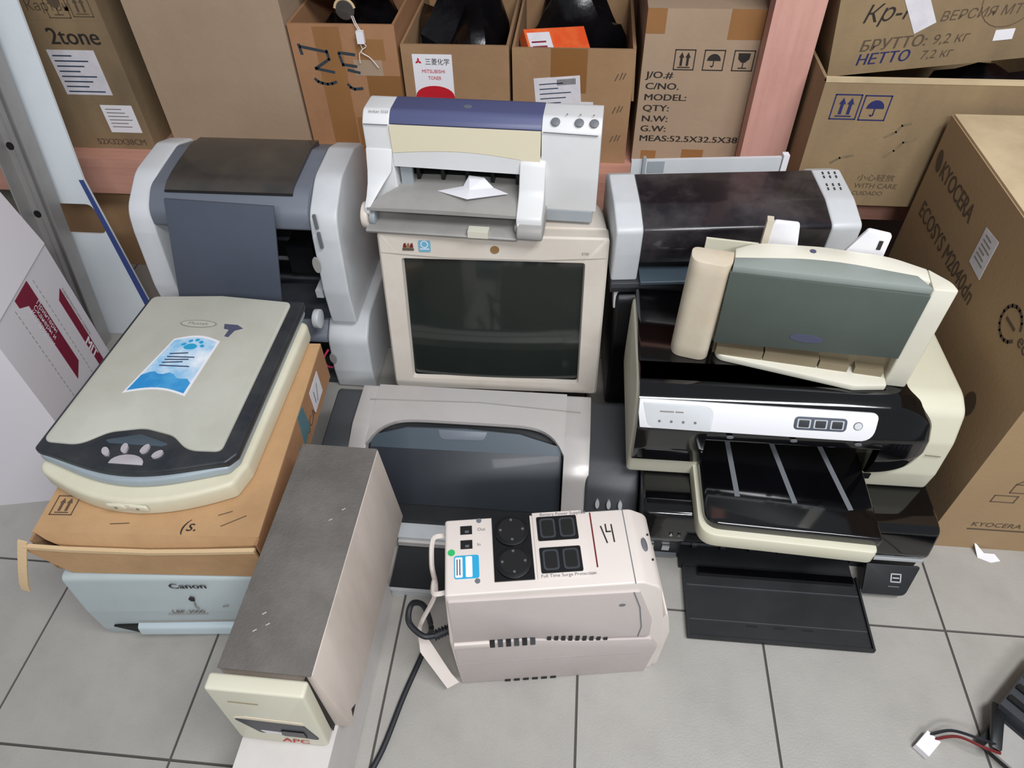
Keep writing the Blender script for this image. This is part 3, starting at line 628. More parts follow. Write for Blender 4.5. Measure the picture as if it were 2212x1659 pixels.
# ------------------------------------------------------------------ silver photo printer (centre, floor)
sp = thing('photo_printer', 'wide silver and charcoal inkjet printer on floor behind the UPS', 'printer', (-.535, .08, 0), 0)
sideprof = rnd([(.075, .012, .02), (.055, .06, .03), (.10, .125, .05), (.15, .150, .05), (.29, .160, .03), (.305, .14, .02), (.305, .0, 0), (.09, 0, 0)], 0, 6)
prism('left_housing', sideprof, 'x', 0, .062, 'gun', sp, .006, 3, ang=50); prism('right_housing', sideprof, 'x', .535, .638, 'gun', sp, .006, 3, ang=50)
archp = rnd([(.085, .012, .01), (.062, .06, .03), (.122, .14, .06), (.19, .165, .05), (.30, .167, .02), (.302, .15, 0), (.2, .14, 0), (.14, .118, 0), (.09, .05, 0)], 0, 6)
prism('arch_leg', archp, 'x', .0565, .092, 'silver_pr', sp, .0015, 2, ang=50); prism('arch_leg', archp, 'x', .490, .541, 'silver_pr', sp, .0015, 2, ang=50)
# arched crown: front edge curves forward at both ends
def ztop(y):
    pts = ((.10, .118), (.122, .139), (.15, .1525), (.18, .161), (.21, .1655), (.26, .1675), (.302, .167))
    for (a, za), (b_, zb) in zip(pts, pts[1:]):
        if y <= b_: return za + (zb-za)*(y-a)/(b_-a)
    return .167
secs = []
for k in range(41):
    u = abs(k/20-1); x = .0915 + .399*k/40; yf = .210 - .060*u**7
    ys = [yf + (.300-yf)*q/8 for q in range(9)]
    secs.append([(x, yf+.004, ztop(yf)-.014), (x, yf-.001, ztop(yf)-.006)] + [(x, y, ztop(y)+.0008) for y in ys] + [(x, .302, .15)])
loft('arch_crown', secs, 'silver_pr', sp)
strokes('seam', TOP(.1695), [[(.08, .255), (.31, .262), (.52, .250)]], .0012, 'grey_pl', sp, .001)
FD = Face((0, .085, .045), (1, 0, 0), (0, .105, .112))
prism('door_back', [(.098, .03), (.19, .135), (.215, .15), (.29, .15), (.29, .005), (.098, .005)], 'x', .0925, .4895, 'black_matt', sp)
plate('door', FD, rnd([(.094, 0, .004), (.487, 0, .004), (.487, .135, .03), (.40, .158, .04), (.29, .163, .1), (.17, .160, .04), (.094, .138, .03)], 0, 6), 'smoke', sp, .006, b=.002)
plate('door_edge', FD, rnd([(.097, .115, .0), (.484, .118, .0), (.484, .136, .028), (.40, .157, .04), (.29, .161, .1), (.17, .158, .04), (.097, .138, .028)], 0, 6), 'smoke_lt', sp, .0068)
plate('door_grip', FD, rnd([(.235, .158, 0), (.335, .158, 0), (.33, .14, .015), (.24, .138, .015)], 0, 5), 'slate_lt', sp, .0085, b=.001)
box('lower_front', .0925, .4895, .045, .098, .004, .048, 'black_matt', sp, .003)
plate('lower_ridge', Face((0, .08, .04), (1, 0, 0), (0, .02, .03)), rect(.094, 0, .488, .006), 'gun', sp, .004)
box('tray_rail', .17, .44, .012, .05, .028, .036, 'silver', sp, .002); box('tray_rail', .17, .44, .006, .03, .014, .027, 'silver_pr', sp, .002)
box('paper_tray', .17, .44, -.085, .05, .0, .012, 'black_matt', sp, .003); box('tray_lip', .17, .44, -.092, -.0855, .0, .016, 'silver', sp, .002)
FRt = Face((0, .088, .10), (1, 0, 0), (0, .04, .06))
for k in range(3): plate('indicator', FRt, ell(.560+.022*k, -.005, .004, .009, 14), 'silver', sp, .012)
# ------------------------------------------------------------------ CRT monitor
cr = thing('crt_monitor', 'beige CRT monitor with dark screen behind the silver printer', 'monitor', (-.207, .45, 0), .02)
Rt = Matrix.Translation((0, 0, .09)) @ Matrix.Rotation(-.22, 4, 'X')
W2, HH = .231, .372
ix0, ix1, iz0, iz1 = -.186, .186, .026, .318
bm = bmesh.new()
outer = rnd([(-W2+.004, 0), (W2-.004, 0), (W2, HH), (-W2, HH)], .008, 3)
def ring(pts, y): return [bm.verts.new((p[0], y, p[1])) for p in pts]
def rsmp(x0, x1, z0, z1, r):
    return rnd([(x0, z0), (x1, z0), (x1, z1), (x0, z1)], r, 3)
R0 = ring(outer, .05); R1 = ring(outer, .004); 
o2 = rnd([(-W2+.008, .004), (W2-.008, .004), (W2-.004, HH-.004), (-W2+.004, HH-.004)], .008, 3); R2 = ring(o2, 0)
R3 = ring(rsmp(ix0, ix1, iz0, iz1, .006), .002); R4 = ring(rsmp(ix0+.003, ix1-.003, iz0+.003, iz1-.003, .006), .014)
for A, B in ((R0, R1), (R1, R2), (R2, R3), (R3, R4)):
    k = len(A)
    for i in range(k): bm.faces.new((A[i], A[(i+1) % k], B[(i+1) % k], B[i]))
bm.transform(Rt); finish('bezel', bm, 'beige_crt', cr)
bm = bmesh.new(); n = 14; g = []
for i in range(n+1):
    g.append([bm.verts.new((ix0 + (ix1-ix0)*i/n, .012 + .010*((i/n*2-1)**2*.6 + (j/n*2-1)**2*.4) - .004, iz0 + (iz1-iz0)*j/n)) for j in range(n+1)])
for i in range(n):
    for j in range(n): bm.faces.new((g[i][j], g[i+1][j], g[i+1][j+1], g[i][j+1]))
bm.transform(Rt); finish('screen', bm, 'crt_glass', cr)
secs = []
for y, hw, z0, z1 in ((.03, W2-.003, .095, .352+.095), (.20, W2-.01, .10, .447), (.27, .19, .12, .446), (.38, .14, .16, .40)):
    yy = y + .0
    if y == .03: secs.append([(p[0], .05+(.0 if p[1] < .2 else .075), p[1]) for p in rnd(rect(-hw, .1, hw, .447), .01, 3)])
    else: secs.append([(p[0], yy, p[1]) for p in rnd(rect(-hw, z0, hw, z1), .02, 3)])
loft('housing', secs, 'beige_crt', cr)
cyl('swivel_base', (0, .16, 0), 'z', .12, .02, 'beige_crt', cr, 32, .004); cyl('swivel_neck', (0, .16, .02), 'z', .075, .085, 'beige_crt', cr, 32)
FCR = Face(Rt @ Vector((0, 0, 0)), Rt.to_3x3() @ Vector((1, 0, 0)), Rt.to_3x3() @ Vector((0, 0, 1)))
strokes('bezel_crease', FCR, [[(-.226, .33), (-.1, .322), (.1, .322), (.226, .33)]], .0010, 'grey_pl', cr, .0008)
for k, c in enumerate(('red_wire', 'stain', 'red_wire')): plate('brand_mark', FCR, [(-.18+.007*k, .342), (-.173+.007*k, .342), (-.174+.007*k, .352), (-.178+.007*k, .35)], c, cr, .0012)
plate('brand_mark', FCR, rect(-.181, .336, -.158, .3405), 'ink_soft', cr, .0012)
plate('sticker', FCR, rnd(rect(-.148, .334, -.124, .358), .003), 'icon_cyan', cr, .001); strokes('sticker_print', FCR, [arc(-.136, .35, .007, 0, 360, 12), [(-.145, .34), (-.127, .34)]], .0016, 'paper_white', cr, .0014)
plate('stain_spot', FCR, ell(.005, .342, .009, .008), 'stain', cr, .0008); text('model_print', FCR, 'E70f', .008, .178, .336, 'ink_grey', cr, .001)

# ------------------------------------------------------------------ inkjet printer on the monitor
dj = thing('inkjet_printer', 'white inkjet printer with blue top and yellowed cover, standing on CRT monitor', 'printer', (-.454, .601, .4545), -.042)
colp = rnd([(.0, .0, .004), (-.002, .1, .1), (.002, .188, .02), (.02, .208, .02), (.078, .207, .03), (.17, .15, .03), (.175, .0, .01)], 0, 5)
prism('left_column', colp, 'x', .0, .052, 'white_pl', dj, .008, 3, ang=55); prism('right_column', [p if p[1] > .028 else (p[0], .028) for p in colp], 'x', .338, .446, 'white_pl', dj, .008, 3, ang=55)
prism('right_base', rnd([(.0, .0, .004), (-.001, .0275, .002), (.172, .0275, .002), (.16, .0, .004)]), 'x', .340, .44, 'grey_blue', dj, .004, 2, ang=55)
prism('top_cover', rnd([(.003, .1895, .0), (.007, .196, .015), (.022, .2085, .02), (.078, .208, .03), (.165, .153, .01), (.16, .12, 0), (.05, .15, 0)], 0, 5), 'x', .0525, .3375, 'navy', dj, .001)
plate('brand_mark', Face((.195, .045, .2083), (1, 0, 0), (0, 1, 0)), ell(0, 0, .008, .006, 16), 'slate_lt', dj)
F = FR(0, .001)
ce = [(.336-.283*k/12, .132+.012*math.sin(math.pi*k/12)+.002*k/12-.006*(1-k/12)) for k in range(13)]
plate('front_cover', F, [(.053, .189), (.337, .189)] + ce, 'yellowed', dj, .004)
plate('front_lip', F, [(.053, .106)] + [(.053+.284*k/8, .106-.006*math.sin(math.pi*k/8)*0-.004*k/8) for k in range(1, 9)] + [(p[0], p[1]-.0012) for p in ce], 'white_pl', dj, .0046)
box('inner_back', .0525, .3375, .06, .07, .0, .15, 'dark_int', dj, 0)
for k in range(5): box('roller_rib', .085+.05*k, .092+.05*k, .03, .058, .055, .1, 'black', dj, .001)
tube('roller_shaft', [(.053, .04, .085), (.337, .04, .085)], .004, 'charcoal', dj, 8, False)
box('slide_guide', .058, .082, .012, .022, .055, .1, 'grey_blue', dj, .003)
loft('output_tray', [[(x0+(x1-x0)*k/6, y, z+.003*math.sin(math.pi*k/6)+dz) for k in range(7)] + [(x0+(x1-x0)*k/6, y, z-.006+dz) for k in range(6, -1, -1)] for x0, x1, y, z, dz in ((.056, .302, .05, .059, 0), (.05, .30, .0, .0585, 0), (.022, .298, -.04, .057, 0), (.004, .297, -.066, .05, 0))], 'grey_pl', dj)
arm = rnd([(.01, .14, .02), (-.006, .128, .03), (-.028, .075, .03), (-.072, .05, .012), (-.074, .036, .01), (-.04, .0, .02), (.01, .0, .0)], 0, 6)
loft('tray_arm', [[(x0 + (x1-x0)*s_*min(1, max(.14, (z-.035)/.07)), y, z) for s_, y, z in ((0, .01, zz), (1, .01, zz), (1, yy, zz), (0, yy, zz))] for zz, yy, x0, x1 in ((.0, -.03, 0, .052), (.036, -.066, 0, .052), (.05, -.066, 0, .052), (.062, -.045, 0, .052), (.08, -.026, 0, .052), (.10, -.015, 0, .052), (.14, -.002, 0, .052))], 'white_pl', dj, b=.002)
prism('tray_arm', arm, 'x', .298, .347, 'white_pl', dj, .006, 3, ang=50)
prism('arm_foot', rnd([(.008, .0, .0), (.006, .036, .01), (-.045, .042, .02), (-.086, .036, .02), (-.092, .012, .012), (-.05, 0, .01)], 0, 5), 'x', .300, .350, 'grey_pl', dj, .004, 3, ang=50)
cyl('pivot', (.300, -.062, .022), 'x', .021, .004, 'white_warm', dj, 24, .001); cyl('pivot_cap', (.2945, -.062, .022), 'x', .009, .006, 'grey_pl', dj, 18, .001)
cyl('tray_wheel', (-.012, -.045, .02), 'x', .026, .014, 'white_warm', dj, 24, .003); cyl('tray_wheel', (.004, -.05, .02), 'x', .016, .012, 'grey_blue', dj, 20, .002)
prism('input_tray', rnd([(.05, .0, 0), (-.078, .0, .004), (-.084, .009, .004), (-.07, .011, 0), (.05, .008, 0)]), 'x', .0, .30, 'grey_pl', dj, .001)
box('tray_clip', .205, .245, -.085, -.065, .008, .022, 'cream_lt', dj, .002)
FB = Face((.39, .012, .2035), (1, 0, 0), (0, .75, .65))
for x in (-.028, .015, .042): plate('button', FB, ell(x, -.001, .0085, .0078, 20), 'slot_grey', dj, .003, b=.001)
for x in (-.008, .016, .04): plate('indicator', FB, ell(x, .014, .0015, .0012, 8), 'ink_grey', dj, .0025)
text('model_print', Face((.012, .014, .203), (1, 0, 0), (0, .8, .6)), 'deskjet 5550', .0075, 0, 0, 'ink_grey', dj, .003)
strokes('seam', FR(0, -.0006), [[(.004, .1885), (.050, .1885)]], .0012, 'slot_grey', dj, .0012); strokes('seam', FR(0, -.0006), [[(.341, .1885), (.440, .186)]], .0012, 'slot_grey', dj, .0012)
bm = bmesh.new(); pv = [(.135, -.012, .0), (.20, -.045, .006), (.275, -.012, .002), (.245, .0, .006), (.225, .012, .02), (.195, .014, .022), (.185, .0, .006)]
vsb = [bm.verts.new(p) for p in pv]; c0 = bm.verts.new((.20, -.015, .008))
for i in range(7): bm.faces.new((vsb[i], vsb[(i+1) % 7], c0))
ex = bmesh.ops.extrude_face_region(bm, geom=bm.faces[:])
for v in [e for e in ex['geom'] if isinstance(e, bmesh.types.BMVert)]: v.co.z += .0006
ps = finish('paper_sheet', bm, 'paper_white', None, smooth=False); ps.location = (-.454, .601, .5162); ps.rotation_euler = (0, 0, -.042)
tag(ps, 'crumpled white paper sheet on output tray of blue-topped printer', 'paper')

# ------------------------------------------------------------------ left stack of two silver printers
def silver_printer(t, W, H, D, upper):
    pf = rnd([(-.012, .0, .006), (-.016, .09, .1), (.0, .22*H/.32, .05), (.012, .27*H/.32, .06), (.09, .315*H/.32, .08), (.2, H, .05), (D, H*.93, .03), (D, 0, .01)], 0, 6)
    prism('left_side', pf, 'x', 0, .052, 'silver_lt', t, .005, 3, ang=55)
    prism('right_side', pf, 'x', W-.058, W, 'silver_lt', t, .005, 3, ang=55)
    return pf
le = thing('inkjet_printer', 'silver-sided printer with smoky lid and slate board across its front', 'printer', (-.978, .555, .1905), 0)
W, H, D = .447, .318, .27
silver_printer(le, W, H, D, True)
cov = rnd([(.004, .235, .01), (.006, .272, .045), (.045, .306, .05), (.19, .3175, .05), (D-.01, .292, 0), (D-.01, .23, 0), (.05, .23, 0)], 0, 6)
prism('top_cover', cov, 'x', .0525, W-.0585, 'slate_lt', le, .001)
Flid = Face((0, .045, .2915), (1, 0, 0), (0, .14, .027))
secs = []
for x in (.086, W-.090):
    secs.append([(x, y, z) for y, z in ((.036, .298), (.040, .3055), (.055, .3125), (.085, .3175), (.12, .3205), (.185, .3235), (.235, .314), (.235, .30), (.07, .295))])
loft('smoky_lid', secs, 'brown_lid', le)
tube('lid_gap', [(.086, .0355, .3005), (W-.09, .0355, .3005)], .0025, 'dark_int', le, 6, False)
box('inner_back', .0525, W-.0585, .12, .13, .005, .228, 'dark_int', le, 0); box('inner_floor', .0525, W-.0585, .0, .12, .002, .03, 'charcoal', le, .002)
for k in range(3): tube('inner_shaft', [(.053, .07+.012*k, .06+.045*k), (W-.059, .07+.012*k, .06+.045*k)], .005, 'charcoal' if k != 1 else 'slot_grey', le, 8, False)
box('carriage', .30, .36, .05, .11, .09, .16, 'black', le, .004)
loft('front_board', [[(.121, -.030, .323), (.342, -.030, .314), (.342, -.024, .314), (.121, -.024, .323)], [(.075, -.088, .012), (.305, -.088, .012), (.305, -.082, .012), (.075, -.082, .012)]], 'slate', le, b=.001)
for z0, z1 in ((.252, .285), (.205, .243)): plate('button', FR(0, -.006), rnd([(W-.040, z0), (W-.034, z0), (W-.034, z1), (W-.040, z1)], .001), 'slot_grey', le, .006)
plate('finger_notch', FR(0, -.014), ell(W-.056, .165, .008, .02), 'grey_pl', le, .003)
cyl('paper_wheel', (W-.085, -.035, .03), 'x', .022, .014, 'silver_lt', le, 20, .002); cyl('wheel_hub', (W-.089, -.035, .03), 'x', .012, .005, 'grey_pl', le, 16)
box('catch', .056, .075, -.02, .01, .03, .07, 'silver', le, .002); box('catch', W-.078, W-.062, -.01, .03, .07, .09, 'silver', le, .002)
lw = thing('inkjet_printer', 'pale silver printer at bottom of stack, beneath the slate-board printer', 'printer', (-.985, .54, 0), 0)
W = .475
pf = rnd([(-.02, .0, .01), (-.024, .06, .05), (-.012, .15, .04), (.04, .1895, .05), (.26, .1895, .02), (.27, 0, .01)], 0, 6)
prism('left_side', pf, 'x', 0, .06, 'silver_lt', lw, .006, 3, ang=55); prism('right_side', pf, 'x', W-.095, W, 'silver_lt', lw, .006, 3, ang=55)
prism('top_cover', rnd([(-.016, .14, .01), (-.01, .155, .04), (.04, .1885, .04), (.255, .1885, .0), (.25, .13, 0), (.02, .13, 0)], 0, 5), 'x', .0605, W-.0955, 'slate_lt', lw, .001)
box('inner_back', .0605, W-.0955, .06, .07, .0, .13, 'dark_int', lw, 0); box('inner_floor', .0605, W-.0955, -.01, .06, .002, .02, 'charcoal', lw, .002)
plate('finger_notch', FR(0, -.022), ell(W-.088, .1, .008, .016), 'grey_pl', lw, .003)
tube('signal_wire', [(W-.1, -.015, .06), (W-.105, -.03, .08), (W-.11, -.028, .1), (W-.10, -.01, .115)], .0025, 'pink_wire', lw, 6)

# ------------------------------------------------------------------ rear right printer with dusty black lid, on a black printer
bs = thing('inkjet_printer', 'black printer in the gap under the dusty black-lidded printer', 'printer', (.045, .52, 0), .06)
prism('body', rnd([(-.01, .0, .01), (-.02, .2, .08), (.0, .325, .03), (.26, .33, .03), (.27, 0, .01)], 0, 6), 'x', 0, .45, 'black', bs, .012, 3, ang=55)
prism('lit_top_patch', rnd([(.0, .29, 0), (.01, .326, .02), (.05, .328, 0), (.03, .29, 0)]), 'x', -.004, .05, 'silver', bs, .002)  # silver piece paints the light caught by this printer's grey top
box('front_tray', .04, .41, -.045, -.021, .0, .12, 'black_gloss', bs, .004)
rp = thing('inkjet_printer', 'silver-ended printer with dusty glossy black lid in front of pink upright', 'printer', (.031, .511, .3335), .1)
W = .462
pf = rnd([(.004, .032, .006), (-.002, .10, .05), (-.004, .158, .014), (.06, .176, .06), (.155, .182, .012), (.20, .16, .02), (.205, .032, .006)], 0, 6)
prism('left_end', pf, 'x', 0, .052, 'silver_lt', rp, .006, 3, ang=55); prism('right_end', pf, 'x', .405, W, 'silver_lt', rp, .006, 3, ang=55)
lidp = rnd([(.006, .075, .0), (-.001, .11, .05), (-.0035, .1575, .012), (.06, .1755, .06), (.155, .1815, .004), (.195, .155, 0), (.1, .1, 0)], 0, 6)
prism('lid', lidp, 'x', .0525, .4045, 'black_dusty', rp, .0008)
box('recess_back', .0525, .4045, .03, .04, .032, .10, 'black_matt', rp, 0); prism('recess_floor', rnd([(-.012, .032, .002), (-.012, .04, .003), (.03, .048, 0), (.03, .032, 0)]), 'x', .057, .40, 'smoke_lt', rp, .001)
prism('base', rnd([(.006, .0, .008), (-.004, .02, .004), (-.004, .0315, .002), (.205, .0315, .002), (.20, .0, .008)]), 'x', .001, W-.001, 'gun', rp, .003)
Fr = Face((.405, .07, .1772), (1, 0, 0), (0, 1, .07))
for a in range(3):
    for b_ in range(5):
        if b_ == 2: continue
        for q in (0, .005): plate('vent_hole', Fr, ell(.014+.012*a+.001*b_, .02+.013*b_+q*.9-.002, .0016, .0013, 8), 'ink', rp, .0016)
pr_ = box('paper_rest', .052, .36, .206, .214, .05, .182, 'silver_lt', rp, .002); box('paper_rest_end', .362, .374, .203, .218, .05, .188, 'paper_white', rp, .002)
box('rest_label', .085, .12, .2045, .2058, .155, .18, 'grey_blue', pr_, 0); box('paper_guide', .074, .08, .198, .205, .12, .193, 'grey_blue', rp, .001)

# ------------------------------------------------------------------ black printer on the floor with its tray out
bk = thing('inkjet_printer', 'black printer on floor with flat tray pulled out, beneath the cream-and-black one', 'printer', (.105, .10, 0), 0)
W = .52
prism('upper_housing', rnd([(.0, .075, .02), (-.012, .10, .03), (.0, .168, .02), (.03, .172, .02), (.33, .172, .02), (.335, .08, 0), (.04, .08, 0)], 0, 6), 'x', -.0, W, 'black_gloss', bk, .006, 3, ang=55)
box('left_pillar', .0, .085, .012, .30, .0, .0795, 'black', bk, .006); box('right_pillar', .415, W, .02, .30, .0, .0795, 'black_matt', bk, .006); box('rear_wall', .0855, .4145, .15, .30, .0, .0795, 'dark_int', bk, 0)
plate('trim_strip', FR(0, -.003), [(.43, .078), (W-.002, .078), (W-.004, .085), (.43, .085)], 'silver', bk, .006)
tube('feed_shaft', [(.086, .06, .05), (.414, .06, .05)], .006, 'charcoal', bk, 8, False); tube('feed_shaft', [(.086, .03, .026), (.414, .03, .026)], .004, 'charcoal', bk, 8, False)
for k in range(6): cyl('feed_wheel', (.11+.055*k, .03, .026), 'x', .010, .01, 'rubber', bk, 14)
for x in (.02, .05): plate('chrome_clip', FR(0, .011), rect(x, .03, x+.014, .045), 'chrome', bk, .003); 
box('inner_floor', .086, .414, -.011, .149, .001, .009, 'black_matt', bk, .001)
box('chrome_bar', .012, .08, .004, .0115, .012, .018, 'slot_grey', bk, .001)
for x in (.055, .07): cyl('screw', (x, -.0125, .118), 'y', .0028, .003, 'chrome', bk, 10)
box('output_tray', .092, .421, -.155, -.012, .004, .009, 'black_matt', bk, .001)
box('tray_rim', .092, .0955, -.155, -.012, .0091, .015, 'black_matt', bk, .001); box('tray_rim', .4175, .421, -.155, -.012, .0091, .015, 'black_matt', bk, .001); box('tray_rim', .0957, .4173, -.155, -.1515, .0091, .0135, 'black_matt', bk, .001)
box('tray_rib', .097, .416, -.052, -.0495, .0091, .0115, 'gun', bk, .0008); box('tray_rib', .097, .416, -.12, -.118, .0091, .0105, 'gun', bk, .0005); box('tray_rib', .12, .41, -.03, -.015, .0091, .02, 'black_gloss', bk, .003)
for x in (.2, .25, .3): plate('tray_slot', TOP(.0091), rnd(rect(x, -.127, x+.02, -.123), .001), 'dark_int', bk, .0004)
for x in (.097, .405): box('tray_foot', x, x+.01, -.15, -.14, 0, .004, 'rubber', bk, 0)
Fd = Face((0, -.002, .062), (1, 0, 0), (0, .055, .058))
plate('card_door', Fd, rnd([(.420, -.062, .003), (.497, -.062, .015), (.522, -.004, .004), (.425, -.004, .002)], 0, 4), 'black_matt', bk, .004, b=.001)
strokes('card_icon', Fd, [rect(.470, -.036, .487, -.021) + [(.470, -.036)], [(.473, -.0285), (.484, -.0285)]], .002, 'silver', bk, .005); strokes('icon_print', Fd, [[(.466, -.045), (.485, -.045)]], .0014, 'slot_grey', bk, .005)
tube('door_strut', [(.478, .004, .062), (.485, .012, .08)], .002, 'silver', bk, 6, False)
box('slot_interior', .43, .515, .0, .0195, .03, .075, 'dark_int', bk, 0)

# ------------------------------------------------------------------ cream and black office inkjet
of = thing('inkjet_printer', 'cream printer with glossy black front, silver control strip and jutting tray', 'printer', (.074, .188, .1725), .002)
W, H, D = .545, .206, .30
body = rnd([(.0, .0, .01), (-.006, .05, .05), (.0, .13, .05), (.018, .19, .03), (.05, .206, .05), (.28, .203, .03), (.30, .03, .03), (.29, 0, .01)], 0, 6)
def bev_end(bm, xe, off, seg):
    es = [e for e in bm.edges if len(e.link_faces) == 2 and e.calc_face_angle(0) > .9 and all(abs(v.co.x - xe) < 1e-5 for v in e.verts)]
    bmesh.ops.bevel(bm, geom=es, offset=off, segments=seg, profile=.5, affect='EDGES', clamp_overlap=True)
MX0, MX1 = .124, .416
for xa, xb, xe, nm in ((0, MX0, 0, 'left_shell'), (MX1, W, W, 'right_shell')):
    bm = bmesh.new(); addprism(bm, body, 'x', xa, xb); bmesh.ops.recalc_face_normals(bm, faces=bm.faces[:]); bev_end(bm, xe, .016, 4); finish(nm, bm, 'cream', of)
prism('top_shell', rnd([(.008, .135, 0), (.018, .19, .03), (.05, .206, .05), (.28, .203, .03), (.30, .03, .03), (.29, 0, .01), (.17, 0, 0), (.17, .12, 0)], 0, 6), 'x', MX0, MX1, 'cream', of)
# black front: section scaled down towards the rounded right end
fp = rnd([(.05, .048, .0), (-.014, .05, .02), (-.022, .10, .05), (-.018, .15, .03), (.004, .198, .03), (.035, .2115, .03), (.085, .2115, .0), (.085, .19, 0), (.05, .18, 0)], 0, 5)
fc = rnd([(.05, .125, .0), (-.021, .128, .004), (-.018, .15, .03), (.004, .198, .03), (.035, .2115, .03), (.085, .2115, .0), (.085, .19, 0), (.05, .18, 0)], 0, 5)
zc = .13
loft('black_front', [[(x, p[0], p[1]) for p in fp] for x in (.004, MX0)], 'black_gloss', of)
loft('black_brow', [[(x, p[0], p[1]) for p in fc] for x in (MX0, MX1)], 'black_gloss', of)
def endsec(k, n=16):
    u = k/n; x = MX1 + .086*math.sin(u*math.pi/2); c = math.cos(u*math.pi/2)
    return x, max(c, .02)**.62, max(c, .02)**.30
loft('black_front', [[(x, .035 + (p[0]-.035)*sy, zc + (p[1]-zc)*sz) for p in fp] for x, sz, sy in (endsec(k) for k in range(17))], 'black_gloss', of)
box('mouth_back', MX0, MX1, .15, .169, .03, .12, 'dark_int', of, 0)
prism('black_deck', rnd([(.004, .04, 0), (.415, .04, 0), (.410, .088, .03), (.20, .094, .04), (.150, .14, .05), (.147, .285, .01), (.004, .285, .01)], 0, 6), 'z', .195, .2115, 'black_gloss', of, .002, 2, ang=40)
Fb = Face((0, -.0185, .150), (1, 0, 0), (0, .0235, .047))
plate('control_strip', Fb, rnd([(.008, .004, .0), (.395, .0, .03), (.397, .052, .012), (.004, .057, .0), (.004, .03, .02)], 0, 6), 'silver_band_lit', of, .0055, b=.0012)
plate('panel_door', Fb, rnd([(.022, .005, .02), (.128, .003, .004), (.130, .05, .02), (.01, .052, .003)], 0, 5), 'silver_lt', of, .0064, b=.0005)
for x in (.04, .06, .08, .10): plate('panel_icon', Fb, ell(x, .018, .0025, .0025, 8), 'slot_grey', of, .0068)
strokes('faint_print', Fb, [[(.04, .036), (.062, .036)], [(.066, .036), (.078, .036)]], .0025, 'ink_grey', of, .0068)
plate('button_bezel', Fb, rnd(rect(.262, .016, .348, .04), .008), 'slate', of, .0062, b=.0005)
for k in range(3): plate('button', Fb, rnd(rect(.267+.027*k, .020, .289+.027*k, .036), .002), 'silver', of, .007); plate('button_face', Fb, rnd(rect(.2695+.027*k, .0215, .2865+.027*k, .0345), .002), 'charcoal', of, .008, b=.0006)
plate('power_ring', Fb, ell(.366, .028, .0075, .0075, 20), 'slot_grey', of, .0062); plate('power_button', Fb, ell(.366, .028, .0062, .0062, 20), 'silver_lt', of, .0068)
# tray
prism('tray_shell', rnd([(.118, .01, 0), (.118, -.15, .035), (.41, -.165, .012), (.412, .01, 0)], 0, 7), 'z', .0015, .036, 'cream', of, .004, 2, ang=40)
prism('tray_cover', rnd([(.127, .15, 0), (.127, -.137, .03), (.4155, -.150, .006), (.4155, .15, 0)], 0, 7), 'z', .030, .054, 'black_gloss', of, .010, 4, ang=40)
Ft = TOP(.054)
for (xa, ya), (xb, yb) in (((.182, .06), (.186, -.078)), ((.262, .05), (.282, -.085)), ((.350, .04), (.374, -.092))): strokes('tray_slot', Ft, [[(xa, ya), (xb, yb)]], .009, 'slot_grey', of, .0008)
strokes('seam', Face((W, 0, 0), (0, 1, 0), (0, 0, 1)), [[(.02, .10), (.28, .10)]], .0015, 'tan_guide', of, .0008)
strokes('seam', FR(0, -.0045), [[(.504, .104), (.530, .102)]], .0012, 'tan_guide', of, .001)
plate('latch', FR(0, -.004), rect(.415, .032, .432, .046), 'black', of, .004)
for x in (.162, .268, .374): plate('roller_dot', FR(0, -.0225), ell(x, .145, .006, .003, 12), 'slot_grey', of, .002)

# ------------------------------------------------------------------ cream printer on top of it
cp = thing('inkjet_printer', 'yellowed cream inkjet with grey-green front, perched on the cream-and-black one', 'printer', (.137, .297, .3842), -.137)
W, H = .389, .206
def foot(cx, rx, ry): return ell(cx, .03, rx, ry, 28)
secs = []
for k in range(9):
    z = H*k/8; rx = .036 + .004*(1-k/8)
    secs.append([(p[0] - .004*(1-k/8), p[1], z) for p in rnd([(.0, -.006, .03), (.064, -.012, .03), (.066, .03, .0), (.0, .034, .012)], 0, 7)])
loft('left_column', secs, 'cream_dirty', cp, b=.002)
secs = []
for k in range(5):
    z = H*k/4
    secs.append([(p[0], p[1], z) for p in rnd([(.352, -.006, .004), (W, -.004, .006), (.382, .018, .03), (.352, .045, 0)], 0, 6)])
loft('right_column', secs, 'cream_lt', cp, b=.002)
prism('top_rim', rnd([(.0665, .012, 0), (.20, .03, .3), (.330, .018, 0), (.3515, .012, 0), (.3515, .044, .0), (.30, .066, .12), (.2, .072, .2), (.10, .063, .12), (.0665, .04, 0)], 0, 14), 'z', .15, .2065, 'cream_lt', cp, .003, 2, ang=40)
prism('lid_top', rnd([(.064, -.009, 0), (.3515, -.005, 0), (.334, .022, .0), (.2, .038, .4), (.0665, .014, 0)], 0, 14), 'z', .1955, .2075, 'greengrey_lit', cp, .001)
prism('lid_front', [(.064, .046), (.352, .066), (.352, .1955), (.062, .1955)], 'y', -.010, -.003, 'greengrey_shaded', cp, .001)
plate('badge', FR(0, -.010), ell(.205, .083, .026, .008), 'smudge', cp, .001)
box('rear_body', .068, .352, .046, .16, .0, .10, 'cream', cp, .004); box('guide_back', .068, .352, .016, .03, .0, .07, 'tan_guide', cp, .001)
for x0, x1, z in ((.072, .15, .030), (.152, .24, .034), (.243, .29, .028), (.30, .345, .026)): box('guide_block', x0, x1, .0, .0155, .012, z, 'tan_guide', cp, .002)
prism('front_tray', rnd([(.068, .06, 0), (.074, -.002, .02), (.30, -.03, .02), (.352, -.018, .002), (.352, .06, 0)], 0, 6), 'z', .0, .012, 'cream_lt', cp, .003, 2, ang=40)
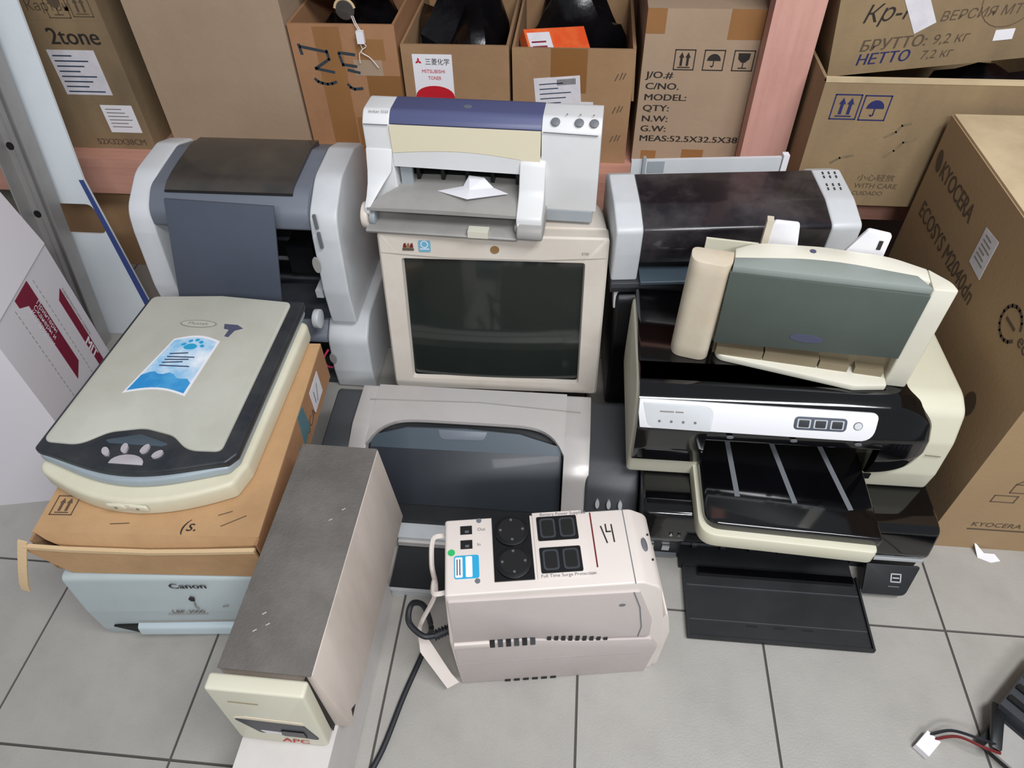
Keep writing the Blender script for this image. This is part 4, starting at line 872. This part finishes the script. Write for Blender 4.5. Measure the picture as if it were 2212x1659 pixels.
prism('paper_tab', rnd([(.118, .0), (.165, 0), (.157, .05), (.118, .05)], .006), 'y', .072, .079, 'paper_white', cp, .001, mtx=Matrix.Translation((.0, 0, .192)))
box('tab_rail', .108, .118, .0715, .086, .192, .242, 'beige', cp, .002)
prism('paper_tab', rnd([(.23, .0), (.293, 0), (.293, .05), (.257, .055)], .006), 'y', .072, .079, 'paper_white', cp, .001, mtx=Matrix.Translation((.0, 0, .190)))
box('tab_hole', .278, .284, .0708, .0722, .212, .228, 'ink', cp, 0)
box('paper_rest', .022, .105, .072, .077, .10, .196, 'cream', cp, .002)
plate('rim_mark', TOP(.2065), ell(.185, .055, .005, .005, 12), 'smudge', cp, .0008)

# ------------------------------------------------------------------ small things on the floor
bm = bmesh.new()
pv = [(0, 0, .001), (.03, -.012, .0), (.055, -.006, .001), (.045, .012, .006), (.02, .014, .003), (-.002, .03, .026), (-.008, .03, .03)]
vsb = [bm.verts.new(p) for p in pv]; bm.faces.new(vsb[:5]); bm.faces.new((vsb[0], vsb[4], vsb[5], vsb[6]))
ex = bmesh.ops.extrude_face_region(bm, geom=bm.faces[:])
for v in [e for e in ex['geom'] if isinstance(e, bmesh.types.BMVert)]: v.co.z += .0008
sc_ = finish('paper_scrap', bm, 'paper_white', None, smooth=False); sc_.location = (.776, .158, .0); sc_.scale = (.75, .75, .6); tag(sc_, 'torn scrap of white paper on floor before the large brown box', 'paper')
dv = thing('drive_mechanism', 'dark drive mechanism with red and black wires at edge of tiled floor', 'mechanism', (.672, -.215, 0), .75)
box('chassis', .0, .2, -.08, .03, .004, .022, 'black_matt', dv, .003); box('motor_block', .06, .2, -.03, .04, .022, .05, 'charcoal', dv, .004); box('bracket', -.02, .06, -.06, -.045, .0, .035, 'black', dv, .002)
box('clear_cover', -.005, .05, -.045, .02, .0225, .028, 'grey_pl', dv, .002); prism('bracket', rnd([(.0, .0), (.07, .03), (.065, .05), (-.005, .015)], .004), 'z', .028, .036, 'black', dv, .001)
for k in range(4): box('rib', .075+.028*k, .085+.028*k, -.028, .038, .0505, .056, 'black', dv, .001)
tube('lead', [(.0, .0, .03), (-.015, .02, .035), (-.03, .055, .03), (-.055, .075, .012)], .0025, 'red_wire', dv, 6); tube('lead', [(.01, .005, .03), (-.01, .03, .04), (-.028, .065, .03), (-.052, .082, .014)], .0025, 'rubber', dv, 6)
box('connector', -.085, -.05, .065, .088, .002, .016, 'paper_white', dv, .002)
